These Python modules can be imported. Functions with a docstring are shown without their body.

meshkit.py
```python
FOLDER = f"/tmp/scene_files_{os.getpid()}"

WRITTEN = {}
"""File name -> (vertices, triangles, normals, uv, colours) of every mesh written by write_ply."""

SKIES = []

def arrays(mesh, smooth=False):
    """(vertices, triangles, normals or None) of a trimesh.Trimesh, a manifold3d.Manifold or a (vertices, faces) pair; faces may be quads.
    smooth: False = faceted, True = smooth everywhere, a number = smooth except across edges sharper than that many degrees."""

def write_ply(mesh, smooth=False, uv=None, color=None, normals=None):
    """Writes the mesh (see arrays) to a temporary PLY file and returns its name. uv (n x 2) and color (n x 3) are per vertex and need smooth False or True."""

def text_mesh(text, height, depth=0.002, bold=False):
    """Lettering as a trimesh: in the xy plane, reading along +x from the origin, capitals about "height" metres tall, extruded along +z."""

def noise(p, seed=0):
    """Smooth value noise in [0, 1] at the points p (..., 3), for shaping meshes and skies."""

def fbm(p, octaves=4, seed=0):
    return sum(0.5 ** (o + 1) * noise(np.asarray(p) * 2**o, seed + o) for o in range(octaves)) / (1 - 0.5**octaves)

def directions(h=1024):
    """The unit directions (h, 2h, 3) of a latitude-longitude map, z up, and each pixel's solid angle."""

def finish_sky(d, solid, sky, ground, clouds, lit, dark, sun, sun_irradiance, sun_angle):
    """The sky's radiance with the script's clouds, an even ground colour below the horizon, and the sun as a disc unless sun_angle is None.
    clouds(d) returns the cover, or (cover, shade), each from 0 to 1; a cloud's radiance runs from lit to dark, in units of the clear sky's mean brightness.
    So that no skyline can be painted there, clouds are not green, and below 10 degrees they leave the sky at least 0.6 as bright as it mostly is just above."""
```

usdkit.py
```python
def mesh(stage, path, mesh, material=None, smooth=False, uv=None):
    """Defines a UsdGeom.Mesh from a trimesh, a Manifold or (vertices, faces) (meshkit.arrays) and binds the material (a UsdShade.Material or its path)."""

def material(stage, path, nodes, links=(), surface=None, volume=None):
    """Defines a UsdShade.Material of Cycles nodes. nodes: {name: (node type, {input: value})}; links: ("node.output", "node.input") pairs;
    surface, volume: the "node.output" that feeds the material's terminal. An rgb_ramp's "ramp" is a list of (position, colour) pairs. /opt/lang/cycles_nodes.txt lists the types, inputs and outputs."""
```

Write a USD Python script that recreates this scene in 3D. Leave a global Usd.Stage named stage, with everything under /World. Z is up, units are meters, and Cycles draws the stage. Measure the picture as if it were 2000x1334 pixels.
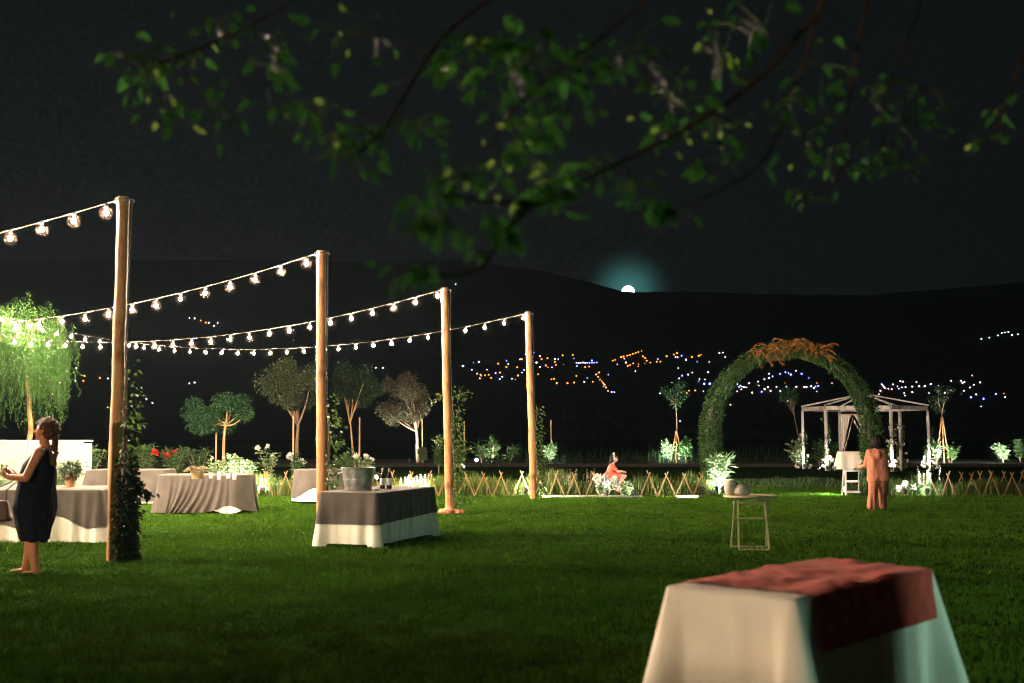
import math, random
import numpy as np
import trimesh
import manifold3d as m3
from scipy.spatial.transform import Rotation as Rot
from pxr import Usd, UsdGeom, UsdLux, UsdShade, Sdf, Gf, Vt
import usdkit, meshkit

stage = Usd.Stage.CreateInMemory()
UsdGeom.SetStageUpAxis(stage, 'Z')
UsdGeom.SetStageMetersPerUnit(stage, 1.0)
UsdGeom.Xform.Define(stage, '/World')
UsdGeom.Scope.Define(stage, '/World/Looks')

# ------------------------------------------------------------------ camera, sky, moonlight, exposure
EYE = np.array([0, 0, 1.55])
FPX, PITCH = 2250.0, math.atan(181 / 2250.0)          # focal length in pixels of the 2000 wide photograph
cam = UsdGeom.Camera.Define(stage, '/World/camera')
cam.CreateFocalLengthAttr(40.5)
cam.CreateHorizontalApertureAttr(36.0)
cam.CreateVerticalApertureAttr(36.0 * 683 / 1024)
cam.CreateClippingRangeAttr(Gf.Vec2f(0.05, 40000))
cam.CreateFStopAttr(1.5)
cam.CreateFocusDistanceAttr(30.0)
cam.CreateExposureAttr(0.0)
cam.AddTranslateOp().Set(Gf.Vec3d(*EYE))
cam.AddRotateXOp().Set(90 + math.degrees(PITCH))


def ray(px, py):
    u, v = (px - 1000) / FPX, (667 - py) / FPX
    return np.array([u, math.cos(PITCH) - v * math.sin(PITCH), math.sin(PITCH) + v * math.cos(PITCH)])


def at(px, py, Y):
    d = ray(px, py)
    return EYE + d * Y / d[1]


def ground(px, py, z=0.0):
    d = ray(px, py)
    return EYE + d * (z - EYE[2]) / d[2]


MOON_DIR = ray(1227, 571) / np.linalg.norm(ray(1227, 571))
MOON_ELEV, MOON_ROT = math.asin(MOON_DIR[2]), math.atan2(MOON_DIR[0], MOON_DIR[1])
NIGHT = (0.0036, 0.0049, 0.0053)      # radiance of the night sky
sky_mat = usdkit.material(stage, '/World/Looks/night_sky', {
    'sky': ('sky_texture', {'sky_type': 'single_scattering', 'sun_disc': False, 'sun_elevation': MOON_ELEV, 'sun_rotation': MOON_ROT}),
    'dim': ('mix', {'mix_type': 'multiply', 'fac': 1.0, 'color2': (0.0005, 0.0005, 0.0005)}),
    'base': ('mix', {'mix_type': 'add', 'fac': 1.0, 'color2': tuple(c * 10 for c in NIGHT)}),
    'tc': ('texture_coordinate', {}),
    'dot': ('vector_math', {'math_type': 'dot_product', 'vector2': tuple(MOON_DIR)}),
    'near': ('map_range', {'range_type': 'linear', 'from_min': math.cos(math.radians(3.0)), 'from_max': 1.0, 'to_min': 0.0, 'to_max': 1.0, 'clamp': True}),
    'pow': ('math', {'math_type': 'power', 'value2': 6.0}),
    'glow': ('mix', {'mix_type': 'mix', 'color1': (0, 0, 0), 'color2': (0.55, 2.3, 2.25)}),
    'sum': ('mix', {'mix_type': 'add', 'fac': 1.0}),
    'bg': ('background_shader', {'strength': 0.1}),
}, [('sky.color', 'dim.color1'), ('dim.color', 'base.color1'), ('tc.generated', 'dot.vector1'), ('dot.value', 'near.value'), ('near.result', 'pow.value1'),
    ('pow.value', 'glow.fac'), ('base.color', 'sum.color1'), ('glow.color', 'sum.color2'), ('sum.color', 'bg.color')], surface='bg.background')
dome = UsdLux.DomeLight.Define(stage, '/World/sky')
UsdShade.MaterialBindingAPI.Apply(dome.GetPrim()).Bind(sky_mat)
dome.GetPrim().SetCustomDataByKey('kind', 'structure')
moonlight = UsdLux.DistantLight.Define(stage, '/World/moonlight')
moonlight.CreateIntensityAttr(0.004)
moonlight.CreateAngleAttr(0.5)
moonlight.CreateNormalizeAttr(True)
moonlight.CreateColorAttr(Gf.Vec3f(0.9, 0.95, 1.0))
moonlight.AddRotateXYZOp().Set(Gf.Vec3f(*[float(a) for a in Rot.align_vectors([MOON_DIR], [[0, 0, 1]])[0].as_euler('xyz', degrees=True)]))

BULB_L = 9800.0         # radiance of the festoon bulbs
WARM = (1.0, 0.76, 0.52)

# ------------------------------------------------------------------ helpers
rng = np.random.default_rng(7)
taken = {}


def unique(parent, name):
    k = taken.get((parent, name), 0)
    taken[(parent, name)] = k + 1
    return name if k == 0 else f'{name}_{k:03d}'


def tag(prim, label=None, cat=None, group=None, kind=None):
    for key, val in (('label', label), ('category', cat), ('group', group), ('kind', kind)):
        if val:
            prim.SetCustomDataByKey(key, val)
    return prim


def thing(name, label, cat, loc=(0, 0, 0), rz=0.0, group=None, kind=None):
    path = '/World/' + unique('/World', name)
    x = UsdGeom.Xform.Define(stage, path)
    x.AddTranslateOp().Set(Gf.Vec3d(*[float(c) for c in loc]))
    x.AddRotateZOp().Set(float(rz))
    tag(x.GetPrim(), label, cat, group, kind)
    return path


def part(parent, name, mesh, mat, smooth=False, label=None, kind=None):
    path = parent + '/' + unique(parent, name)
    m = usdkit.mesh(stage, path, mesh, mat, smooth=smooth)
    if label or kind:
        tag(m.GetPrim(), label, None, None, kind)
    return path


def top(name, mesh, mat, label, cat, smooth=False, group=None, kind=None):
    path = '/World/' + unique('/World', name)
    m = usdkit.mesh(stage, path, mesh, mat, smooth=smooth)
    tag(m.GetPrim(), label, cat, group, kind)
    return path


def copy_of(path, name, label, cat, loc, rz=0.0, group=None):
    p = '/World/' + unique('/World', name)
    x = UsdGeom.Xform.Define(stage, p)
    x.GetPrim().GetReferences().AddInternalReference(path)
    x.GetPrim().SetInstanceable(True)
    x.ClearXformOpOrder()
    x.AddTranslateOp(opSuffix='own').Set(Gf.Vec3d(*[float(c) for c in loc]))
    x.AddRotateZOp(opSuffix='own').Set(float(rz))
    tag(x.GetPrim(), label, cat, group)
    return p


def cat_(*ms):
    return trimesh.util.concatenate([m if isinstance(m, trimesh.Trimesh) else trimesh.Trimesh(*m, process=False) for m in ms])


def box(size, center, rot=None):
    m = trimesh.creation.box(size)
    if rot is not None:
        m.apply_transform(rot)
    m.apply_translation(center)
    return m


def rounded(size, center, r=0.006, rz=0.0):
    s = np.array(size) / 2 - r
    pts = [m3.Manifold.sphere(r, 8).translate((a * s[0], b * s[1], c * s[2])) for a in (-1, 1) for b in (-1, 1) for c in (-1, 1)]
    t = tm(m3.Manifold.batch_hull(pts))
    t.apply_transform(trimesh.transformations.rotation_matrix(rz, (0, 0, 1)))
    t.apply_translation(center)
    return t


def tm(man):
    m = man.to_mesh()
    return trimesh.Trimesh(m.vert_properties[:, :3], m.tri_verts, process=False)


def bar(a, b, w, d, up=(0, 0, 1)):
    """a rectangular stick from a to b"""
    a, b = np.asarray(a, float), np.asarray(b, float)
    L = np.linalg.norm(b - a)
    z = (b - a) / L
    x = np.cross(up, z)
    if np.linalg.norm(x) < 1e-4:
        x = np.cross((0, 1, 0), z)
    x /= np.linalg.norm(x)
    M = np.eye(4)
    M[:3, :3] = np.stack([x, np.cross(z, x), z], 1)
    M[:3, 3] = (a + b) / 2
    m = trimesh.creation.box((w, d, L))
    m.apply_transform(M)
    return m


def tube(pts, r, n=8, cap=True):
    pts = np.asarray(pts, float)
    r = np.broadcast_to(np.asarray(r, float), (len(pts),))
    t = np.gradient(pts, axis=0)
    t /= np.linalg.norm(t, axis=1, keepdims=True) + 1e-12
    ref = np.array([0, 0, 1.0]) if abs(t[0, 2]) < 0.9 else np.array([1.0, 0, 0])
    V = []
    for k in range(len(pts)):
        u = ref - t[k] * (ref @ t[k])
        u /= np.linalg.norm(u)
        ref = u
        w = np.cross(t[k], u)
        a = np.linspace(0, 2 * np.pi, n, endpoint=False)
        V.append(pts[k] + r[k] * (np.cos(a)[:, None] * u + np.sin(a)[:, None] * w))
    V = np.vstack(V)
    F = []
    for k in range(len(pts) - 1):
        for i in range(n):
            j = (i + 1) % n
            F += [(k * n + i, k * n + j, (k + 1) * n + j), (k * n + i, (k + 1) * n + j, (k + 1) * n + i)]
    if cap:
        V = np.vstack([V, pts[:1], pts[-1:]])
        c0, c1, o = len(V) - 2, len(V) - 1, (len(pts) - 1) * n
        for i in range(n):
            j = (i + 1) % n
            F += [(c0, j, i), (c1, o + i, o + j)]
    return trimesh.Trimesh(V, F, process=False)


def lathe(profile, n=24, loc=(0, 0, 0)):
    m = trimesh.creation.revolve(np.asarray(profile, float), sections=n)
    m.apply_translation(loc)
    return m


def unit(v):
    v = np.asarray(v, float)
    return v / (np.linalg.norm(v, axis=-1, keepdims=True) + 1e-12)


def leaf_mesh(c, d, L, W, curl=0.25, r=rng):
    """many leaves: base points c, directions d, lengths and widths; each leaf is four triangles folded along the midrib"""
    c, d = np.asarray(c, float), unit(d)
    n = len(c)
    L, W = np.broadcast_to(L, (n,))[:, None], np.broadcast_to(W, (n,))[:, None]
    s = unit(np.cross(d, unit(r.normal(size=(n, 3)) * 0.6 + np.array([0, 0, 1.0]))))
    nn = np.cross(s, d)
    mid = c + d * L * 0.45 + nn * L * curl * 0.25
    tip = c + d * L - nn * L * curl
    a = c + d * L * 0.42 + s * W * 0.5 - nn * W * 0.12
    b = c + d * L * 0.42 - s * W * 0.5 - nn * W * 0.12
    V = np.stack([c, a, tip, b, mid], 1).reshape(-1, 3)
    o = np.arange(n)[:, None, None] * 5
    F = (o + np.array([[0, 1, 4], [1, 2, 4], [2, 3, 4], [3, 0, 4]])).reshape(-1, 3)
    return trimesh.Trimesh(V, F, process=False)


def blades(c, h, w, lean=0.25, r=rng):
    c = np.asarray(c, float)
    n = len(c)
    h, w = np.broadcast_to(h, (n,))[:, None], np.broadcast_to(w, (n,))[:, None]
    a = r.uniform(0, 2 * np.pi, n)
    s = np.stack([np.cos(a), np.sin(a), 0 * a], 1)
    b = r.uniform(0, 2 * np.pi, n)
    ln = np.stack([np.cos(b), np.sin(b), 0 * b], 1) * (np.abs(r.normal(size=(n, 1))) * lean) * h
    up = np.array([0, 0, 1.0])
    p0, p1 = c - s * w / 2, c + s * w / 2
    q = c + up * h * 0.55 + ln * 0.35
    q0, q1 = q - s * w * 0.4, q + s * w * 0.4
    t = c + up * h * 0.95 + ln
    V = np.stack([p0, p1, q0, q1, t], 1).reshape(-1, 3)
    o = np.arange(n)[:, None, None] * 5
    F = (o + np.array([[0, 1, 3], [0, 3, 2], [2, 3, 4]])).reshape(-1, 3)
    return trimesh.Trimesh(V, F, process=False)


def body(bones, edge=0.02, rounds=8, seg=14):
    """one continuous skin over bones (point, point, radius, radius)"""
    parts = []
    for a, b, ra, rb in bones:
        parts.append(m3.Manifold.batch_hull([m3.Manifold.sphere(ra, seg).translate(tuple(map(float, a))), m3.Manifold.sphere(rb, seg).translate(tuple(map(float, b)))]))
    m = m3.Manifold.batch_boolean(parts, m3.OpType.Add).refine_to_length(edge)
    t = tm(m)
    t.merge_vertices()
    trimesh.smoothing.filter_taubin(t, lamb=0.5, nu=0.52, iterations=rounds)
    return t


def hull(balls, seg=14):
    return m3.Manifold.batch_hull([m3.Manifold.sphere(r, seg).translate(tuple(map(float, p))) for p, r in balls])


def fused(mans, edge=0.02, rounds=6, hem=None):
    u = m3.Manifold.batch_boolean(mans, m3.OpType.Add)
    if hem is not None:
        u = u.trim_by_plane((0, 0, 1), hem)
    t = tm(u.refine_to_length(edge))
    t.merge_vertices()
    trimesh.smoothing.filter_taubin(t, lamb=0.5, nu=0.52, iterations=rounds)
    return t


def hand_bones(wrist, along, palm, s=1.0, curl=0.5, side=1):
    """palm and five fingers, curling towards palm"""
    wrist, z = np.asarray(wrist, float), unit(along)
    p = unit(np.asarray(palm, float) - z * (z @ np.asarray(palm, float)))
    x = np.cross(z, p) * side
    out = []
    for k, (off, ln) in enumerate(((-0.03, 0.07), (-0.01, 0.08), (0.01, 0.075), (0.03, 0.06))):
        kn = wrist + (z * 0.09 + x * off) * s
        out.append((wrist + x * off * 0.6 * s, kn, 0.017 * s, 0.012 * s))
        d1 = unit(z * math.cos(curl) + p * math.sin(curl))
        m = kn + d1 * ln * 0.5 * s
        d2 = unit(z * math.cos(curl * 2.2) + p * math.sin(curl * 2.2))
        out += [(kn, m, 0.0105 * s, 0.009 * s), (m, m + d2 * ln * 0.5 * s, 0.009 * s, 0.0075 * s)]
    t0 = wrist + (z * 0.03 - x * 0.03) * s
    t1 = t0 + (z * 0.035 - x * 0.022 + p * 0.015) * s
    out += [(wrist, t0, 0.018 * s, 0.014 * s), (t0, t1, 0.013 * s, 0.010 * s), (t1, t1 + (z * 0.03 + p * 0.012) * s, 0.010 * s, 0.008 * s)]
    return out


# ------------------------------------------------------------------ materials
LK = '/World/Looks/'


def plain(name, col, rough=0.6, var=0.15, scale=8.0, bump=0.0, bscale=60.0, metal=0.0, spec=0.5, sheen=0.0, obj=False):
    nodes = {'p': ('principled_bsdf', {'roughness': rough, 'metallic': metal, 'specular_ior_level': spec, 'sheen_weight': sheen}),
             'g': ('geometry', {}), 'n': ('noise_texture', {'scale': scale, 'detail': 4.0}),
             'r': ('rgb_ramp', {'ramp': [(0.3, tuple(c * (1 - var) for c in col)), (0.7, tuple(min(1, c * (1 + var)) for c in col))]})}
    links = [('g.position', 'n.vector'), ('n.fac', 'r.fac'), ('r.color', 'p.base_color')]
    if bump:
        nodes |= {'n2': ('noise_texture', {'scale': bscale, 'detail': 3.0}), 'b': ('bump', {'strength': bump, 'distance': 0.01})}
        links += [('g.position', 'n2.vector'), ('n2.fac', 'b.height'), ('b.normal', 'p.normal')]
    return usdkit.material(stage, LK + name, nodes, links, surface='p.BSDF')


def leafy(name, c1, c2, rough=0.45, trans=0.35, scale=1.5, spec=0.4, mid=None):
    """foliage: every leaf takes its own tone between two greens, light passes through"""
    nodes = {'g': ('geometry', {}), 'n': ('noise_texture', {'scale': scale, 'detail': 3.0}), 'add': ('math', {'math_type': 'multiply_add', 'value2': 0.55}),
             'half': ('math', {'math_type': 'multiply', 'value2': 0.5}),
             'r': ('rgb_ramp', {'ramp': [(0.15, c1), (0.85, c2)] if mid is None else [(0.15, c1), (mid, tuple(1.5 * x for x in c1)), (0.88, c2)]}),
             'p': ('principled_bsdf', {'roughness': rough, 'specular_ior_level': spec}) if spec else ('diffuse_bsdf', {'roughness': 0.3}), 't': ('translucent_bsdf', {}), 'm': ('mix_closure', {'fac': trans})}
    links = [('g.position', 'n.vector'), ('g.random_per_island', 'add.value1'), ('n.fac', 'half.value1'), ('half.value', 'add.value3'), ('add.value', 'r.fac'),
             ('r.color', 'p.base_color' if spec else 'p.color'), ('r.color', 't.color'), ('p.BSDF', 'm.closure1'), ('t.BSDF', 'm.closure2')]
    return usdkit.material(stage, LK + name, nodes, links, surface='m.closure')


def glowing(name, col, strength):
    return usdkit.material(stage, LK + name, {'e': ('emission', {'color': col, 'strength': strength})}, [], surface='e.emission')


def cloth(name, col, ns=3.0, var=0.12, rough=0.85, trans=0.0):
    nodes = {'tc': ('geometry', {}), 'w': ('noise_texture', {'scale': 140.0, 'detail': 2.0}), 'n': ('noise_texture', {'scale': ns, 'detail': 5.0}),
             'mixn': ('math', {'math_type': 'multiply_add', 'value2': 0.35}), 'hn': ('math', {'math_type': 'multiply', 'value2': 0.65}),
             'r': ('rgb_ramp', {'ramp': [(0.3, tuple(c * (1 - var) for c in col)), (0.7, tuple(min(0.95, c * (1 + var)) for c in col))]}),
             'b': ('bump', {'strength': 0.35, 'distance': 0.004}), 'p': ('principled_bsdf', {'roughness': rough, 'sheen_weight': 0.03, 'specular_ior_level': 0.08}),
             't': ('translucent_bsdf', {'color': col}), 'm': ('mix_closure', {'fac': trans})}
    links = [('tc.position', 'w.vector'), ('tc.position', 'n.vector'), ('w.fac', 'mixn.value1'), ('n.fac', 'hn.value1'), ('hn.value', 'mixn.value3'), ('mixn.value', 'r.fac'),
             ('r.color', 'p.base_color'), ('w.fac', 'b.height'), ('b.normal', 'p.normal'), ('p.BSDF', 'm.closure1'), ('t.BSDF', 'm.closure2')]
    return usdkit.material(stage, LK + name, nodes, links, surface='m.closure')


def timber(name, c1, c2, rough=0.6, grain=(14, 14, 0.9), spec=0.35):
    nodes = {'tc': ('texture_coordinate', {}), 'mp': ('mapping', {'scale': grain}), 'n': ('noise_texture', {'scale': 3.0, 'detail': 6.0, 'distortion': 0.6}),
             'k': ('noise_texture', {'scale': 2.6, 'detail': 4.0}), 'r': ('rgb_ramp', {'ramp': [(0.3, c1), (0.62, c2), (0.8, tuple(min(1, 1.12 * c) for c in c2))]}),
             'kr': ('rgb_ramp', {'ramp': [(0.32, (0.34, 0.26, 0.20)), (0.47, (1, 1, 1))]}), 'mul': ('mix', {'mix_type': 'multiply', 'fac': 0.8}),
             'b': ('bump', {'strength': 0.4, 'distance': 0.006}), 'p': ('principled_bsdf', {'roughness': rough, 'specular_ior_level': spec})}
    links = [('tc.object', 'mp.vector'), ('mp.vector', 'n.vector'), ('tc.object', 'k.vector'), ('n.fac', 'r.fac'), ('k.fac', 'kr.fac'), ('r.color', 'mul.color1'), ('kr.color', 'mul.color2'),
             ('mul.color', 'p.base_color'), ('n.fac', 'b.height'), ('b.normal', 'p.normal')]
    return usdkit.material(stage, LK + name, nodes, links, surface='p.BSDF')


M = dict(
    lawn=plain('lawn_soil', (0.014, 0.034, 0.006), 0.9, 0.4, 2.2, 0.6, 40, spec=0.0),
    field=plain('dark_field', (0.030, 0.040, 0.018), 0.95, 0.4, 0.05),
    hill=plain('scrub_hillside', (0.040, 0.045, 0.030), 0.95, 0.4, 0.012),
    grass=leafy('grass_blades', (0.044, 0.108, 0.010), (0.120, 0.225, 0.022), 0.8, 0.06, 0.7, 0.0),
    bank=plain('bank_earth', (0.018, 0.016, 0.012), 0.95, 0.3, 6, 0.5, 30),
    pole=timber('peeled_pine', (0.34, 0.14, 0.055), (0.56, 0.28, 0.12)),
    stake=timber('stake_wood', (0.34, 0.19, 0.08), (0.52, 0.33, 0.15)),
    slat=timber('lattice_wood', (0.19, 0.105, 0.038), (0.29, 0.175, 0.07)),
    bark=timber('tree_bark', (0.10, 0.065, 0.04), (0.24, 0.16, 0.10), 0.85, (9, 9, 2.0)),
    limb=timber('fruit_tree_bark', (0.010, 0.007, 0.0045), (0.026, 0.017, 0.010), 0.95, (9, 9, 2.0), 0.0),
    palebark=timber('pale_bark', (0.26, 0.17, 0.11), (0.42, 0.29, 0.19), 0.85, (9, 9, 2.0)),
    wire=plain('cable_sheath', (0.07, 0.055, 0.045), 0.5, 0.05),
    socket=plain('lamp_socket', (0.02, 0.02, 0.02), 0.5, 0.05),
    white_cloth=cloth('white_linen', (0.74, 0.69, 0.60)),
    cream_cloth=cloth('cream_linen', (0.72, 0.65, 0.54)),
    grey_cloth=cloth('grey_burlap', (0.095, 0.082, 0.073), var=0.25),
    red_cloth=cloth('dusty_red_linen', (0.50, 0.075, 0.055), ns=9.0, var=0.45),
    lace=cloth('macrame_cotton', (0.62, 0.52, 0.44), var=0.15),
    white_paint=plain('white_paint', (0.78, 0.76, 0.74), 0.5, 0.04),
    counter_paint=plain('counter_paint', (0.25, 0.235, 0.21), 0.6, 0.08, 4),
    grey_wood=timber('whitewashed_wood', (0.33, 0.29, 0.265), (0.50, 0.45, 0.415)),
    cream_metal=plain('cream_painted_metal', (0.60, 0.47, 0.26), 0.45, 0.06),
    tabletop=timber('cream_table_wood', (0.50, 0.38, 0.22), (0.66, 0.52, 0.32)),
    zinc=plain('galvanised_zinc', (0.36, 0.37, 0.36), 0.38, 0.3, 14, 0.15, 30, metal=0.9),
    bottle=plain('dark_bottle_glass', (0.018, 0.016, 0.010), 0.12, 0.1),
    paper=plain('paper_label', (0.75, 0.72, 0.66), 0.7, 0.05),
    foil=plain('brown_foil', (0.16, 0.07, 0.03), 0.35, 0.1),
    terracotta=plain('terracotta', (0.40, 0.21, 0.10), 0.8, 0.2, 18),
    wicker=plain('wicker', (0.42, 0.28, 0.15), 0.8, 0.3, 50, 0.6, 120),
    skin=plain('skin', (0.50, 0.26, 0.17), 0.5, 0.06, 10, spec=0.4),
    skin2=plain('skin_tanned', (0.42, 0.15, 0.07), 0.5, 0.06, 10, spec=0.4),
    navy=cloth('navy_fabric', (0.006, 0.008, 0.015), var=0.15),
    salmon=cloth('salmon_fabric', (0.52, 0.20, 0.13), var=0.15),
    coral=cloth('coral_fabric', (0.70, 0.10, 0.07), var=0.12),
    hair_dark=plain('dark_hair', (0.012, 0.009, 0.008), 0.6, 0.4, 60, 0.6, 90, spec=0.12),
    hair_brown=plain('brown_hair', (0.065, 0.025, 0.011), 0.6, 0.4, 60, 0.7, 90, spec=0.15),
    eye=plain('eye', (0.02, 0.015, 0.01), 0.2, 0.02),
    lips=plain('lips', (0.42, 0.12, 0.10), 0.5, 0.05),
    leather=plain('dark_leather', (0.07, 0.022, 0.015), 0.5, 0.2, 20),
    glass=usdkit.material(stage, LK + 'drinking_glass', {'a': ('transparent_bsdf', {'color': (0.95, 0.95, 0.93)}), 'b': ('glossy_bsdf', {'roughness': 0.03, 'color': (1, 1, 1)}), 'f': ('fresnel', {'IOR': 1.5}), 'm': ('mix_closure', {})},
                          [('a.BSDF', 'm.closure1'), ('b.BSDF', 'm.closure2'), ('f.fac', 'm.fac')], surface='m.closure'),
    rubber=plain('rubber', (0.03, 0.03, 0.03), 0.7, 0.1),
    fixture=plain('black_fixture', (0.025, 0.025, 0.025), 0.45, 0.1),
    pumpkin=plain('white_gourd_rind', (0.60, 0.52, 0.42), 0.7, 0.12, 25, 0.5, 70),
    stone=plain('pink_stone', (0.55, 0.19, 0.11), 0.8, 0.25, 14, 0.5, 30),
    edge_stone=plain('edging_stone', (0.50, 0.48, 0.44), 0.8, 0.15, 12, 0.4, 40),
    wall=plain('unseen_wall_render', (0.42, 0.38, 0.32), 0.85, 0.1, 3),
    willow=leafy('willow_leaf', (0.036, 0.105, 0.015), (0.080, 0.175, 0.028), 0.5, 0.4),
    green=leafy('tree_leaf', (0.022, 0.080, 0.026), (0.045, 0.125, 0.038), 0.5, 0.35),
    dull=leafy('dull_leaf', (0.032, 0.050, 0.016), (0.080, 0.095, 0.032), 0.55, 0.35),
    darkleaf=leafy('dark_leaf', (0.018, 0.040, 0.014), (0.035, 0.07, 0.022), 0.45, 0.3),
    shadeleaf=leafy('creeper_shaded_leaf', (0.008, 0.018, 0.006), (0.018, 0.036, 0.010), 0.6, 0.2, 1.5, 0.05),  # vine leaf darkened, shade put into the colour
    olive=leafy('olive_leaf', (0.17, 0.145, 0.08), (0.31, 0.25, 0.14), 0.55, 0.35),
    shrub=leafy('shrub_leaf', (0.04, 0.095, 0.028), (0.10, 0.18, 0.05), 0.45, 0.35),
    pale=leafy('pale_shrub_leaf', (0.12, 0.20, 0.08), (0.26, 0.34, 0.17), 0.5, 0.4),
    cypress=leafy('arch_conifer', (0.022, 0.068, 0.012), (0.070, 0.145, 0.020), 0.55, 0.25, 2.5),
    vine=leafy('vine_leaf', (0.035, 0.075, 0.014), (0.09, 0.15, 0.028), 0.45, 0.35),
    dried=leafy('dried_fern', (0.30, 0.13, 0.03), (0.55, 0.27, 0.07), 0.7, 0.3),
    fruit_leaf=leafy('fruit_tree_leaf', (0.012, 0.050, 0.010), (0.035, 0.110, 0.018), 0.5, 0.35, 7.0, 0.0),  # dim copy of the leaf colour, lit copies below
    fruit_leaf_half_lit=leafy('fruit_tree_leaf_half_lit', (0.030, 0.120, 0.020), (0.075, 0.190, 0.030), 0.5, 0.4, 7.0, 0.0),  # half lit copy of the same leaf, light put into the colour
    fruit_leaf_lit=leafy('fruit_tree_leaf_lit', (0.150, 0.250, 0.045), (0.300, 0.380, 0.085), 0.5, 0.4, 7.0, 0.0),  # lit copy of the same leaf, highlights put into the colour
    reed=leafy('ornamental_grass', (0.09, 0.14, 0.025), (0.19, 0.25, 0.06), 0.5, 0.35),
    spike=leafy('flower_spike', (0.30, 0.20, 0.18), (0.62, 0.50, 0.45), 0.7, 0.3, 6),
    white_petal=leafy('white_petal', (0.62, 0.58, 0.52), (0.80, 0.78, 0.72), 0.6, 0.35, 6),
    red_petal=leafy('red_petal', (0.45, 0.02, 0.015), (0.68, 0.06, 0.04), 0.5, 0.3, 6),
    bulb=glowing('bulb_glow', WARM, BULB_L),
    globe=usdkit.material(stage, LK + 'bulb_halo_glass', {'a': ('transparent_bsdf', {'color': (1, 1, 1)}), 'b': ('translucent_bsdf', {'color': (1.0, 0.66, 0.52)}), 'm': ('mix_closure', {'fac': 0.0012})},  # faint warm glass standing in for the halo round each bulb
                          [('a.BSDF', 'm.closure1'), ('b.BSDF', 'm.closure2')], surface='m.closure'),
    spot_small=glowing('small_spot_glow', (1.0, 0.92, 0.80), 420.0),
    spot=glowing('spot_glow', (1.0, 0.93, 0.80), 3000.0),
    spot_big=glowing('floodlight_glow', (0.92, 0.98, 0.90), 9000.0),
    violet=glowing('violet_glow', (0.62, 0.45, 1.0), 60.0),
    moon=glowing('moon_glow', (0.95, 0.88, 1.0), 20.0),
    city_orange=glowing('sodium_glow', (1.0, 0.22, 0.03), 13.0),
    city_white=glowing('white_lamp_glow', (0.85, 0.88, 1.0), 14.0),
    city_blue=glowing('blue_lamp_glow', (0.16, 0.18, 1.0), 18.0),
    city_pink=glowing('pink_lamp_glow', (1.0, 0.5, 0.55), 16.0),
)


# ------------------------------------------------------------------ terrain
def sstep(x, a, b):
    t = np.clip((np.asarray(x, float) - a) / (b - a), 0, 1)
    return t * t * (3 - 2 * t)


def gz(x, y):
    return 0.14 * sstep(y, 33, 45)


def radial(rs, nth, zf, jitter=0):
    th = np.linspace(0, 2 * np.pi, nth, endpoint=False)
    V, F = [], []
    for r in rs:
        x, y = r * np.sin(th), r * np.cos(th)
        V.append(np.stack([x, y, zf(x, y)], 1))
    V = np.vstack(V)
    for k in range(len(rs) - 1):
        i = np.arange(nth)
        j = (i + 1) % nth
        a, b = k * nth, (k + 1) * nth
        F += [np.stack([a + i, b + j, b + i], 1), np.stack([a + i, a + j, b + j], 1)]
    return trimesh.Trimesh(V, np.vstack(F)[:, ::-1], process=False)


rs = np.r_[0.01, np.arange(1, 60, 1.0), 65, 75, 90, 120, 160, 220, 300]
top('ground', radial(rs, 96, lambda x, y: gz(x, y) + 0.012 * (meshkit.fbm(np.stack([x * 0.5, y * 0.5, 0 * x], -1), 3, 3) - 0.5)), M['lawn'], 'dark mown lawn of the garden reaching back to the valley', 'lawn', smooth=True, kind='structure')

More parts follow.
